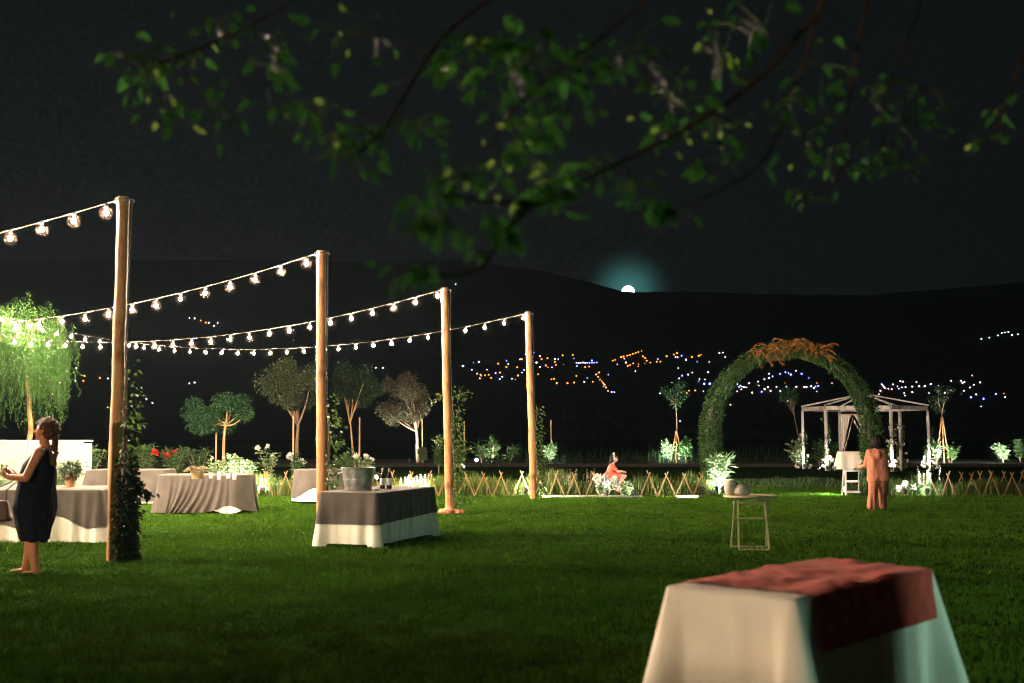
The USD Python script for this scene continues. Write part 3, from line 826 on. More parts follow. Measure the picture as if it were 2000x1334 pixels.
# ------------------------------------------------------------------ planting
def sapling(name, label, loc, trunk, crown, n, L, W, mat, bark, seed, clumps=14, forks=3, r0=0.05, lean=(0, 0), group=None):
    """trunk: height of the bare stem; crown: (dx, dz centre, rx, ry, rz)"""
    r = np.random.default_rng(seed)
    S = thing(name, label, 'tree', loc, 0, group)
    dx, dz, rx, ry, rz = crown
    fork = np.array([lean[0], lean[1], trunk])
    t = np.linspace(0, 1, 9)[:, None]
    pts = fork * t + np.c_[np.sin(t * 5 + seed) * 0.02, np.cos(t * 4) * 0.02 - 0.02, 0 * t]
    wood = [tube(pts, np.linspace(r0, r0 * 0.7, 9), 8)]
    cen = np.array([dx, 0, dz])
    C, D, Ls, Ws = [], [], [], []
    cl = []
    for k in range(clumps):
        d = unit(r.normal(size=3))
        p = cen + d * np.array([rx, ry, rz]) * r.uniform(0.25, 0.85)
        cl.append(p)
        s = r.uniform(0.18, 0.40)
        c, dd, l, w = clump(p, (rx * s, ry * s, rz * s), n // clumps, L, W, r, 0.5, 0.2)
        C.append(c), D.append(dd), Ls.append(l), Ws.append(w)
    for k in range(max(forks, min(clumps, 9))):
        e = cl[k]
        m = fork * 0.5 + e * 0.5 + r.normal(size=3) * 0.1 * rx
        tt = np.linspace(0, 1, 7)[:, None]
        wood.append(tube((1 - tt) ** 2 * (fork - [0, 0, 0.05]) + 2 * tt * (1 - tt) * m + tt * tt * e, np.linspace(r0 * 0.6, 0.006, 7), 6))
    part(S, 'trunk', cat_(*wood), M[bark], smooth=40)
    part(S, 'crown', leaf_mesh(np.vstack(C), np.vstack(D), np.hstack(Ls), np.hstack(Ws), 0.25, r), M[mat])
    return S


def bankpt(px, Y=52.5, z=BANK_Z):
    return np.array([(px - 1000) / FPX * Y, Y, z])


def hz(py, Y):
    return 1.55 + (848 - py) / FPX * Y


# weeping willow
YW = 34.5
wl = np.array([(48 - 1000) / FPX * YW, YW, 0.0])
r = np.random.default_rng(77)
WI = thing('willow_tree', 'pale green weeping willow behind the woman at the left edge', 'tree', wl)
part(WI, 'trunk', cat_(tube([(0.0, 0, 0), (0.12, 0, 0.9), (0.24, 0, 1.7), (0.1, 0, 2.8), (0, 0, 3.8)], [0.09, 0.085, 0.08, 0.06, 0.03], 10)), M['pole'], smooth=40)
C, D, br = [], [], []
for k in range(520):
    d = unit(r.normal(size=3) * [1, 1, 0.8])
    s = np.array([d[0] * 1.0, d[1] * 1.0, 4.55 + d[2] * 0.95]) * [1, 1, 1] + r.normal(size=3) * 0.12
    ln = r.uniform(0.7, 2.2) * (1.15 - 0.25 * abs(d[2]))
    m = int(ln * 26)
    t = np.linspace(0, 1, m)[:, None]
    out = np.array([d[0], d[1], 0])
    pts = s + out * 0.25 * np.sqrt(t) + np.array([0, 0, -1]) * ln * t ** 1.2 + 0.04 * np.sin(t * 9 + k)
    pts = pts[pts[:, 2] > 1.1]
    if len(pts) < 3:
        continue
    C.append(pts)
    D.append(np.c_[r.normal(size=(len(pts), 2)) * 0.8, -np.abs(r.normal(size=len(pts))) * 1.0 - 0.2 + 1.2 * (pts[:, 2] > 5.0)])
C, D = np.vstack(C), np.vstack(D)
part(WI, 'crown', leaf_mesh(C, D, r.uniform(0.07, 0.15, len(C)), 0.026, 0.2, r), M['willow'])

sapling('round_tree', 'round green young tree left of the large dull tree', bankpt(437, 39, 0), 1.9, (0.0, hz(797, 39), 1.38, 1.2, 0.95), 6500, 0.13, 0.05, 'green', 'stake', 1, 13, r0=0.06, lean=(0.1, 0))
sapling('dull_tree', 'large dull brownish tree behind the second pole', bankpt(583, 40, 0), 1.9, (-0.35, hz(754, 40), 1.5, 1.2, 1.25), 7500, 0.15, 0.055, 'dull', 'bark', 2, 15, r0=0.07)
sapling('dark_tree', 'dark thin tree between the second and third poles', bankpt(697, 44, 0.1), 1.9, (0.0, hz(742, 44) - 0.1, 1.1, 1.0, 1.1), 4500, 0.15, 0.06, 'darkleaf', 'stake', 3, 18, r0=0.045, lean=(-0.25, 0))
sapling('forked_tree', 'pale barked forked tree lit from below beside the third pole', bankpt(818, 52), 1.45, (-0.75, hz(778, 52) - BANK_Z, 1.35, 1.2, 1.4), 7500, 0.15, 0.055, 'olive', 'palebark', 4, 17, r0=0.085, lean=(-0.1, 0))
sapling('thin_sapling', 'thin sparse sapling on three stakes left of the green arch', bankpt(1320, 52), 2.55, (-0.1, hz(765, 52) - BANK_Z, 0.9, 0.8, 0.75), 650, 0.15, 0.06, 'green', 'bark', 5, 12, r0=0.03)
sapling('thin_sapling', 'thin bent sapling seen through the green arch', bankpt(1563, 54), 2.2, (-0.45, hz(772, 54) - BANK_Z, 0.65, 0.6, 0.45), 420, 0.15, 0.06, 'green', 'bark', 6, 9, r0=0.022, lean=(-0.3, 0))
sapling('thin_sapling', 'dim bare sapling with pointed stakes right of the gazebo', bankpt(1838, 52), 2.3, (0.0, hz(780, 52) - BANK_Z, 0.8, 0.8, 0.7), 500, 0.15, 0.06, 'darkleaf', 'bark', 7, 10, r0=0.03)
# stakes of the far saplings
for px, y0, y1, lab in ((424, 822, 902, 'wavy wooden stake propping the round green tree'), (574, 812, 900, 'dark wooden stake propping the large dull tree'), (703, 815, 900, 'thin wooden stake beside the dark thin tree'),
                        (825, 815, 900, 'wooden stake beside the pale forked tree'), (907, 822, 895, 'thin lone stake right of the third pole'), (1076, 820, 903, 'lone stake above bright plants right of the fourth pole')):
    YS = 39.2 if px < 600 else (43.5 if px < 720 else 52.3)
    p = bankpt(px, YS, 0.0 if px < 600 else (0.1 if px < 720 else BANK_Z))
    W = thing('tree_stake', lab, 'stake', p)
    hh = hz(y0, YS) - p[2]
    part(W, 'shaft', tube([(0, 0, -0.1), (0.01, 0, hh * 0.5), (0.0, 0, hh)], [0.035, 0.033, 0.03], 8), M['stake'], smooth=40)
    part(W, 'tie', tube([(-0.05, 0, hh * 0.8), (0.05, 0, hh * 0.82)], 0.012, 6), M['socket'])
for px, y0, lab in ((1320, 842, 'tripod of stakes round the thin sapling left of the arch'), (1838, 815, 'tall tripod of stakes round the sapling right of the gazebo')):
    p = bankpt(px, 51.9)
    W = thing('tree_tripod', lab, 'stakes', p)
    hh = hz(y0, 51.9) - BANK_Z
    for a in (0.3, 2.4, 4.5):
        part(W, 'stake', tube([(0.33 * math.cos(a), 0.33 * math.sin(a), -0.05), (0.02 * math.cos(a), 0.02 * math.sin(a), hh)], [0.035, 0.03], 8), M['pole'], smooth=40)
# the stake behind the tall pole
p = ground(212, 985)
W = thing('tree_stake', 'pale wooden stake directly behind the tall pole', 'stake', p)
hh = hz(797, p[1])
part(W, 'shaft', tube([(0, 0, -0.1), (0.01, 0, 1.0), (0.03, 0, hh)], [0.05, 0.048, 0.045], 10), M['pole'], smooth=40)
part(W, 'leaf_sprig', leaf_mesh(np.array([(0.02, 0, hh - 0.03)] * 14) + r.normal(size=(14, 3)) * [0.08, 0.04, 0.03], r.normal(size=(14, 3)), 0.09, 0.05, 0.2, r), M['vine'])


# creepers on the poles
def creeper(label, k, z0, z1, n, spread, side, mat='vine', L=0.09, dens=1.0, seed=0, bush=None):
    r = np.random.default_rng(300 + seed)
    b, T = ground(*POLES[k][0]), pole_top[k]
    S = thing('climbing_vine', label, 'vine', (b[0], b[1], 0))
    ax = (T - b) / T[2]
    st = []
    for j in range(3):
        u = np.linspace(0, z1 * r.uniform(0.75, 1.0), 60)
        a = u * r.uniform(1.0, 2.0) + r.uniform(0, 6.28)
        st.append(tube(np.c_[side * (0.10 + 0.03 * np.sin(a * 2)), np.sin(a) * 0.07, u] + ax * u[:, None] * [1, 1, 0], 0.006, 5))
    part(S, 'stem', cat_(*st), M['bark'])
    z = z0 + (z1 - z0) * r.beta(1.0, 1.5, n)
    blob = 0.45 + 0.55 * meshkit.noise(np.c_[z * 3.1, np.full(n, seed * 1.7), np.zeros(n)], 4)
    rad = (0.085 + spread * blob * np.abs(r.normal(size=n)) * 0.6)
    a = r.uniform(-1.9, 1.9, n) if mat == 'vine' else r.uniform(-2.1, 2.1, n)
    c = np.c_[np.cos(a) * rad + side * (0.085 + spread * 0.42 * blob), np.sin(a) * rad, z] + np.outer(z, ax) * [1, 1, 0]
    d = np.c_[np.cos(a) + side * 0.3, np.sin(a), r.normal(size=n) * 0.5 - 0.5]
    C, D = [c], [d]
    for (x0, zz, x1, z2, m) in bush or []:
        t = r.random((m, 1))
        C.append(np.c_[x0 + (x1 - x0) * t, np.zeros((m, 1)), zz + (z2 - zz) * t] + r.normal(size=(m, 3)) * 0.035)
        D.append(r.normal(size=(m, 3)) + [0, 0, -0.4])
        part(S, 'stem', tube([(x0, 0, zz), ((x0 + x1) / 2, 0, (zz + z2) / 2 + 0.02), (x1, 0, z2)], 0.005, 5), M['bark'])
    C, D = np.vstack(C), np.vstack(D)
    part(S, 'foliage', leaf_mesh(C, D, L * r.uniform(0.6, 1.25, len(C)), L * 0.7, 0.25, r), M[mat])


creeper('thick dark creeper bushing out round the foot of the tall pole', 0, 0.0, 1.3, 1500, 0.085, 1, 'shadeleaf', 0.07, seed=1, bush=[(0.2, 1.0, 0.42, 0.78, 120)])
creeper('thin straggling creeper high on the tall pole beside the woman', 0, 1.2, 2.5, 110, 0.12, 1, 'vine', 0.07, seed=2)
creeper('thin leafy creeper on the pole behind the drinks table', 1, 0.6, 2.3, 150, 0.12, 1, 'vine', 0.09, seed=3)
creeper('creeper with side shoots on the pole with pink stones', 2, 0.15, 2.55, 420, 0.14, 1, 'vine', 0.08, seed=4, bush=[(-0.05, 2.35, -0.35, 2.2, 34), (0.1, 2.3, 0.42, 2.38, 26), (-0.05, 1.4, -0.28, 1.45, 60), (0.15, 1.2, 0.42, 1.25, 40)])
creeper('narrow creeper on the farthest pole nearest the seated child', 3, 0.1, 2.3, 330, 0.12, 1, 'vine', 0.08, seed=5)

# stones at the third pole's foot
g = ground(*POLES[2][0])
r = np.random.default_rng(9)
for k, (dx, dy, s) in enumerate(((-0.12, -0.14, 0.075), (0.0, -0.17, 0.095), (0.12, -0.12, 0.07), (0.24, -0.05, 0.06), (0.17, -0.16, 0.05), (-0.17, -0.03, 0.05))):
    m = trimesh.creation.icosphere(3, s)
    v = m.vertices * [1.2, 1.0, 0.8]
    v = v * (0.85 + 0.35 * meshkit.fbm(m.vertices / s * 1.3 + k * 9, 3, k)[:, None])
    v += [g[0] + dx, g[1] + dy, s * 0.55]
    top('pink_stone', trimesh.Trimesh(v, m.faces, process=False), M['stone'], ['rounded pink stone left in the heap', 'largest pink stone in front of the pole', 'pink stone right against the pole', 'outermost pink stone lying apart on the grass', 'small flat pink stone in the heap', 'small pink stone behind the left of the heap'][k] + ' at the third pole', 'stone', smooth=True)


# ------------------------------------------------------------------ crossed stick fences
def fence(label, pxs, d, seed):
    r = np.random.default_rng(seed)
    Fp = thing('lattice_fence', label, 'fence', (0, 0, 0))
    for px in pxs:
        x = (px - 1000) / FPX * d
        h1, h2 = r.uniform(0.56, 0.66, 2)
        w1 = r.uniform(0.19, 0.25)
        ov = 0.05
        part(Fp, 'stick', bar((x - w1, d - 0.012, -0.03), (x + ov * 0.8, d - 0.012 + r.normal() * 0.01, h1), 0.026, 0.014, (0, 1, 0)), M['slat'])
        part(Fp, 'stick', bar((x + w1, d + 0.012, -0.03), (x - ov * 0.8, d + 0.012 + r.normal() * 0.01, h2), 0.026, 0.014, (0, 1, 0)), M['slat'])
    return Fp


YF = 29.0
fence('low fence of crossed wooden sticks running behind the tables to the arch', [p + random.Random(i).uniform(-3, 3) for i, p in enumerate(np.arange(488, 1392, 35.2)) if not 1168 < p < 1240], YF, 1)
fence('low fence of crossed wooden sticks right of the person in salmon', [p + random.Random(i).uniform(-3, 3) for i, p in enumerate(np.arange(1808, 2010, 41.0))], YF, 2)
fence('few crossed sticks of the second row behind the right fence', [p + random.Random(i).uniform(-3, 3) for i, p in enumerate(np.arange(1870, 2010, 41.0))], YF + 0.9, 3)


ED = thing('stone_edging', 'row of pale edging stones lit in front of the fence beside the bicycle', 'edging', (0, 0, 0))
for k, px in enumerate(np.arange(1056, 1236, 22.0)):
    x = (px - 1000) / FPX * 28.3
    part(ED, 'stone', rounded((0.265, 0.16, 0.075), (x + 0.13, 28.3, 0.022), 0.015, random.Random(k).uniform(-0.04, 0.04)), M['edge_stone'], smooth=35)
ED2 = thing('stone_edging', 'short row of pale edging stones left of the arch', 'edging', (0, 0, 0))
for k, px in enumerate((1318, 1340)):
    x = (px - 1000) / FPX * 28.3
    part(ED2, 'stone', rounded((0.265, 0.16, 0.075), (x + 0.13, 28.3, 0.022), 0.015, random.Random(k).uniform(-0.04, 0.04)), M['edge_stone'], smooth=35)


def grassbed(name, label, x0, x1, y0, y1, n, h, mat, seed, wid=0.012, kind='stuff', cat='grass'):
    r = np.random.default_rng(seed)
    c = np.c_[r.uniform(x0, x1, n), r.uniform(y0, y1, n), np.zeros(n)]
    c[:, 2] = gz(c[:, 0], c[:, 1])
    cl = meshkit.noise(np.c_[c[:, 0] * 2.2, c[:, 1] * 2.2, np.full(n, seed)], 3)
    top(name, blades(c, h * (0.35 + cl * 0.9) * r.uniform(0.7, 1.1, n), r.uniform(0.6, 1.3, n) * wid, 0.25, r), M[mat], label, cat, kind=kind)


def xat(px, Y):
    return (px - 1000) / FPX * Y


grassbed('tall_grass', 'tall yellow green grass behind the long lattice fence', xat(480, YF), xat(1395, YF), YF + 0.15, YF + 0.9, 9000, 0.60, 'reed', 1, 0.02)
grassbed('tall_grass', 'dim tall grass behind the right lattice fence', xat(1740, YF), xat(2060, YF), YF + 0.15, YF + 0.9, 2400, 0.6, 'reed', 2, 0.018)
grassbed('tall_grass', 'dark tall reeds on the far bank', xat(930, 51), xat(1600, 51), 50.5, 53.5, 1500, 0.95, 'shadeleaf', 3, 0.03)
grassbed('tall_grass', 'low dark ground cover beyond the arch', xat(1430, 36), xat(1640, 36), 33, 38, 2600, 0.16, 'shrub', 4, 0.03)


def spikes(label, px0, px1, Y, n, h, seed, mat='spike', h0=0.25):
    r = np.random.default_rng(seed)
    S = thing('salvia_plant', label, 'flowers', ((xat(px0, Y) + xat(px1, Y)) / 2, Y, 0))
    w = (xat(px1, Y) - xat(px0, Y)) / 2
    st, C, D = [], [], []
    fl = []
    for k in range(n):
        b = np.array([r.uniform(-w, w), r.uniform(-0.15, 0.15), 0])
        e = b + [r.normal() * 0.03, r.normal() * 0.03, h * r.uniform(0.75, 1.1)]
        st.append(tube([b, (b + e) / 2 + r.normal(size=3) * 0.01, e], 0.004, 5))
        m = 40
        t = r.uniform(0.5, 1, (m, 1))
        a = r.uniform(0, 6.28, m)
        part(S, 'flower_spike', leaf_mesh(b + (e - b) * t, np.c_[np.cos(a), np.sin(a), np.full(m, 0.7)], 0.035, 0.02, 0.2, r), M[mat])
        m = 22
        t = r.uniform(0.02, 0.5, (m, 1))
        C.append(b + (e - b) * t)
        D.append(np.c_[r.normal(size=(m, 2)), np.abs(r.normal(size=m))])
    part(S, 'stem', cat_(*st), M['shrub'])
    part(S, 'foliage', leaf_mesh(np.vstack(C), np.vstack(D), 0.10, 0.03, 0.25, r), M['shrub'])


spikes('row of pale pink flower spikes left of the seated child', 1108, 1168, YF + 0.35, 13, 0.62, 1)
spikes('short white flower spikes behind the bottles on the drinks table', 775, 850, YF + 0.4, 18, 0.50, 2, 'white_petal')
spikes('white flower spikes right of the person in salmon', 1785, 1830, YF - 0.1, 9, 0.72, 3, 'white_petal')
spikes('dull flower spikes in front of the fourth pole fence', 1060, 1100, YF + 0.35, 9, 0.5, 4)

# shrubs and flowers by the fence and on the bank
L_ = [  # name, label, cat, px, Y, h, w, n, leaf, mat, stems, flowers, nf, fsize
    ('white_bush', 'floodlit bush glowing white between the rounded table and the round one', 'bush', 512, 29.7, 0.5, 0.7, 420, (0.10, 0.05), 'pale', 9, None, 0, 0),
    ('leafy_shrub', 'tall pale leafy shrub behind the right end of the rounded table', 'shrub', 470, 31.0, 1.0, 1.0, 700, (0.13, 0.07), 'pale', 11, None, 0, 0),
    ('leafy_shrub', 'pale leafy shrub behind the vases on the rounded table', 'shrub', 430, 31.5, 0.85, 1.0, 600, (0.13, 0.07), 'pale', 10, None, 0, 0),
    ('rose_bush', 'rose bush with one white bloom on a tall leaning stem', 'bush', 528, 36, 1.15, 0.9, 160, (0.14, 0.08), 'pale', 4, 'white_petal', 3, 0.10),
    ('rose_bush', 'rose bush with white and red blooms in front of the large dull tree', 'bush', 578, 36.5, 0.9, 0.7, 320, (0.12, 0.07), 'shrub', 7, 'white_petal', 4, 0.14),
    ('rose_bush', 'rose bush with one high red bloom behind the tall pole', 'bush', 290, 36, 1.25, 1.3, 900, (0.12, 0.06), 'shrub', 11, 'red_petal', 1, 0.14),
    ('rose_bush', 'rose bush with two red blooms left of the fern basket', 'bush', 345, 36.5, 1.1, 1.3, 900, (0.12, 0.06), 'shrub', 11, 'red_petal', 2, 0.16),
    ('rose_bush', 'dark rose bush without blooms behind the fern basket', 'bush', 392, 37, 1.1, 1.2, 650, (0.12, 0.06), 'shrub', 10, None, 0, 0),
    ('leafy_shrub', 'glossy green shrub left of the stake behind the tall pole', 'shrub', 180, 30, 1.25, 0.9, 520, (0.12, 0.07), 'shrub', 8, 'red_petal', 0, 0.12),
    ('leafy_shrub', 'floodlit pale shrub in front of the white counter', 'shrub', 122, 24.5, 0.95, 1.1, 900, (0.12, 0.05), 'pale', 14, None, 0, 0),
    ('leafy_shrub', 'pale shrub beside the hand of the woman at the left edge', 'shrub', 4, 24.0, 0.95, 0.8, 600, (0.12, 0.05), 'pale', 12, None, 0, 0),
    ('leafy_shrub', 'leafy shrub between the second pole and the bright flower', 'shrub', 682, 37, 1.0, 0.9, 420, (0.14, 0.08), 'shrub', 8, None, 0, 0),
    ('white_rose_bush', 'bush of pale blooms right above the metal tub', 'bush', 716, 37, 0.95, 0.8, 420, (0.13, 0.08), 'pale', 8, 'white_petal', 5, 0.12),
    ('leafy_shrub', 'green shrub lit from below left of the third pole', 'shrub', 828, 50.25, 0.7, 0.7, 320, (0.15, 0.09), 'pale', 8, 'red_petal', 1, 0.12),
    ('leafy_shrub', 'leafy shrub tall against the third pole at its left', 'shrub', 858, 42, 1.35, 0.6, 260, (0.14, 0.09), 'shrub', 5, None, 0, 0),
    ('leafy_shrub', 'leafy shrub lit from below right of the third pole', 'shrub', 898, 44, 1.0, 0.7, 260, (0.14, 0.09), 'shrub', 6, None, 0, 0),
    ('canna_plant', 'broad upright leaves left in the clump between the third and fourth poles', 'plant', 940, 51, 0.85, 0.7, 90, (0.34, 0.09), 'shrub', 7, None, 0, 0),
    ('canna_plant', 'broad upright leaves in the middle of the clump between the poles', 'plant', 962, 51, 1.0, 0.8, 130, (0.34, 0.09), 'shrub', 9, None, 0, 0),
    ('canna_plant', 'broad upright leaves nearest the fourth pole in the clump', 'plant', 996, 51, 0.7, 0.7, 70, (0.32, 0.08), 'shrub', 6, None, 0, 0),
    ('leafy_shrub', 'cone of floodlit leaves under the lone stake right of the fourth pole', 'shrub', 1073, 51.2, 0.95, 0.8, 420, (0.2, 0.06), 'pale', 10, None, 0, 0),
    ('canna_plant', 'floodlit upright leaves left of the tripod near the arch', 'plant', 1304, 51.2, 1.0, 0.6, 160, (0.34, 0.09), 'pale', 8, None, 0, 0),
    ('canna_plant', 'floodlit upright leaves right of the tripod near the arch', 'plant', 1337, 51.2, 0.95, 0.8, 200, (0.34, 0.09), 'shrub', 9, None, 0, 0),
    ('foot_shrub', 'spiky floodlit shrub glowing white at the left foot of the arch', 'shrub', 1402, 29.6, 0.95, 0.6, 420, (0.26, 0.05), 'pale', 12, None, 0, 0),
    ('canna_plant', 'floodlit upright leaves beside the left gazebo post', 'plant', 1551, 47.3, 1.1, 0.5, 140, (0.34, 0.09), 'pale', 8, None, 0, 0),
    ('canna_plant', 'green upright leaves inside the gazebo beside the left post', 'plant', 1597, 49.3, 1.1, 0.9, 130, (0.34, 0.09), 'shrub', 9, None, 0, 0),
    ('canna_plant', 'green upright leaves inside the gazebo beside the curtain', 'plant', 1626, 49.5, 1.1, 0.7, 110, (0.34, 0.09), 'shrub', 8, None, 0, 0),
    ('canna_plant', 'floodlit upright leaves under the right tripod', 'plant', 1826, 51.0, 0.9, 0.6, 150, (0.34, 0.09), 'pale', 8, None, 0, 0),
    ('leafy_shrub', 'floodlit shrub just right of the right tripod', 'shrub', 1854, 51.0, 0.8, 0.6, 260, (0.2, 0.07), 'shrub', 8, None, 0, 0),
    ('leafy_shrub', 'floodlit shrub with a lamp near the right edge', 'shrub', 1955, 51.0, 0.85, 0.8, 420, (0.2, 0.07), 'pale', 9, None, 0, 0),
    ('leafy_shrub', 'upright green shrub at the right edge', 'shrub', 1988, 51.0, 1.05, 0.7, 380, (0.2, 0.07), 'shrub', 8, None, 0, 0),
    ('flower_clump', 'low clump with a white flower right of the person in salmon', 'flowers', 1762, 28.6, 0.34, 0.5, 160, (0.12, 0.04), 'shrub', 6, 'white_petal', 3, 0.11),
    ('flower_clump', 'white flowering clump hiding the rear wheel of the bicycle', 'flowers', 1180, 28.05, 0.46, 0.55, 260, (0.12, 0.04), 'shrub', 9, 'white_petal', 14, 0.11),
    ('flower_clump', 'floodlit clump hiding the front wheel of the bicycle', 'flowers', 1224, 28.05, 0.40, 0.42, 260, (0.14, 0.05), 'pale', 7, None, 0, 0.0),
]
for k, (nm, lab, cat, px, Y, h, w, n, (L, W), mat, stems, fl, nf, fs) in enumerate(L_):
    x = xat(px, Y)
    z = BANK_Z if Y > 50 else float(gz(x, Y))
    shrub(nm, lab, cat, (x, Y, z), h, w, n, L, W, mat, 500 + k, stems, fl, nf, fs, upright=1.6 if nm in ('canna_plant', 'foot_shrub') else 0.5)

# ------------------------------------------------------------------ the green arch
a0, a1 = np.array([5.22, 30.3]), np.array([8.98, 28.9])
ac, ah = (a0 + a1) / 2, (a1 - a0) / 2 * 0.965
path = []
for t in np.linspace(0, 1, 120):
    if t < 0.22:
        s = t / 0.22
        path.append((-1.0 - 0.045 * math.sin(s * 1.57), s * 1.6))
    elif t > 0.78:
        s = (1 - t) / 0.22
        path.append((1.0 + 0.045 * math.sin(s * 1.57), s * 1.6))
    else:
        a = math.pi * (1 - (t - 0.22) / 0.56)
        path.append((1.045 * math.cos(a), 1.6 + 2.12 * math.sin(a)))
path = np.array(path)
AP = np.c_[path[:, :1] * ah, path[:, 1]]
tang = unit(np.gradient(AP, axis=0))
AR = thing('green_arch', 'tall round arch of clipped greenery with dried orange fern on its crown', 'arch', (ac[0], ac[1], 0))
rad = 0.175 + 0.035 * np.sin(np.linspace(0, 9, 120))
part(AR, 'frame', tube(AP, rad * 0.75, 12), M['darkleaf'], smooth=40)
r = np.random.default_rng(88)
n = 17000
i = r.integers(0, 119, n)
u = r.random((n, 1))
c = AP[i] * (1 - u) + AP[i + 1] * u
d = r.normal(size=(n, 3))
d = unit(d - tang[i] * np.sum(d * tang[i], 1, keepdims=True))
bump = 0.72 + 0.6 * meshkit.fbm(np.c_[c * 2.6 + d * 0.8], 3, 4)[:, None]
rr_ = np.abs(r.normal(1.0, 0.13, (n, 1)))
pos_ = c + d * rad[i][:, None] * bump * rr_
dirs = d * 0.8 + tang[i] * r.normal(size=(n, 1)) * 0.5 + [0, 0, -0.45] + r.normal(size=(n, 3)) * 0.25
part(AR, 'foliage', leaf_mesh(pos_, dirs, r.uniform(0.06, 0.14, n), 0.022, 0.2, r), M['cypress'])
C, D = [], []
for k in range(120):
    s = r.uniform(0.42, 0.585)
    j = int(s * 119)
    b = AP[j] + r.normal(size=3) * [0.1, 0.12, 0.05] + [0, -0.1, 0.12]
    dd = unit(r.normal(size=3) * [1, 0.5, 0.25] + [0, -0.25, -0.15 + (r.random() < 0.3) * 0.4])
    for t in np.linspace(0.05, 1, 16):
        p = b + dd * 0.32 * t + [0, 0, -0.16 * t * t]
        for sg in (-1, 1):
            C.append(p)
            D.append(dd + sg * np.cross(dd, [0, 1, 0.3]) * 0.9)
part(AR, 'dried_fern', leaf_mesh(np.array(C), np.array(D), 0.075, 0.014, 0.2, r), M['dried'])

# ------------------------------------------------------------------ gazebo
YG = 46.0
gc = np.array([xat(1686, YG), YG, 0.14])
GA = thing('gazebo', 'open six posted white wooden gazebo with rafters meeting in a point', 'gazebo', gc)
RG, HG = 2.40, 2.34
gv = [np.array([RG * math.cos(math.radians(157 + 60 * k)), RG * math.sin(math.radians(157 + 60 * k))]) for k in range(6)]
apex = np.array([0, 0, 3.02])
for k in range(6):
    p, qn = gv[k], gv[(k + 1) % 6]
    an = math.atan2(p[1], p[0])
    part(GA, 'post', rounded((0.10, 0.10, HG), (p[0], p[1], HG / 2), 0.008, an), M['grey_wood'], smooth=35)
    a_, b_ = p + unit(qn - p) * 0.02, qn - unit(qn - p) * 0.02
    part(GA, 'beam', bar(np.r_[a_, HG - 0.02 + 0.10], np.r_[b_, HG - 0.02 + 0.10], 0.07, 0.15), M['grey_wood'])
    part(GA, 'rafter', bar(np.r_[p * 1.02, HG + 0.19], apex, 0.035, 0.055), M['grey_wood'])
part(GA, 'finial', lathe([(0, -0.06), (0.06, -0.05), (0.06, 0.03), (0.03, 0.07), (0, 0.10)], 16, apex), M['grey_wood'], smooth=35)
# curtain swagged in the bay
p, qn = gv[4], gv[5]      # a back bay
b_left = gc[:2] + np.array([xat(1641, YG) - gc[0], 1.9])
CU = thing('macrame_curtain', 'knotted pale curtain parted in the middle inside the gazebo', 'curtain', (xat(1664, 48.0), 48.0, 0.14))
rows_, cols = 26, 70
V = []
for j in range(rows_):
    v = j / (rows_ - 1)
    row = []
    for k in range(cols):
        u = k / (cols - 1) * 2 - 1
        left = u < 0
        uu = abs(u)
        bottom = 0.55 + 1.55 * (1 - uu) ** 1.2 if left else 1.1 + 1.0 * (1 - uu) ** 0.8
        z = 2.22 + (bottom - 2.22) * v
        pull = 1 - 0.22 * v * (1 - uu)
        x = u * 0.50 if uu > 0.02 else u * 0.50
        x = math.copysign(0.5 * (1 - (1 - uu) * (1 - 0.30 * v)), u) if uu > 0 else 0
        row.append((x, 0.035 * math.sin(k * 1.15) * (0.4 + v) + 0.02 * math.sin(k * 0.4), z))
    V.append(row)
V = np.array(V).reshape(-1, 3)
ii, jj = np.meshgrid(np.arange(rows_ - 1), np.arange(cols - 1), indexing='ij')
q0 = (ii * cols + jj).ravel()
keep = (jj.ravel() != cols // 2 - 1)
q0 = q0[keep]
part(CU, 'cloth', trimesh.Trimesh(V, np.vstack([np.stack([q0, q0 + cols, q0 + cols + 1], 1), np.stack([q0, q0 + cols + 1, q0 + 1], 1)]), process=False), M['lace'], smooth=50)
part(CU, 'rod', tube([(-0.6, 0, 2.24), (0.6, 0, 2.24)], 0.02, 8), M['pole'])
fr = []
for k in range(60):
    u = r.uniform(-1, 1)
    x = u * 0.49
    z0 = 0.55 + 1.55 * (1 - abs(u)) ** 1.2 if u < 0 else 1.1 + 1.0 * (1 - abs(u)) ** 0.8
    fr.append(tube([(x, 0.0, z0 + 0.02), (x + r.normal() * 0.01, 0.01, z0 - 0.12)], 0.006, 4))
part(CU, 'fringe', cat_(*fr), M['lace'])
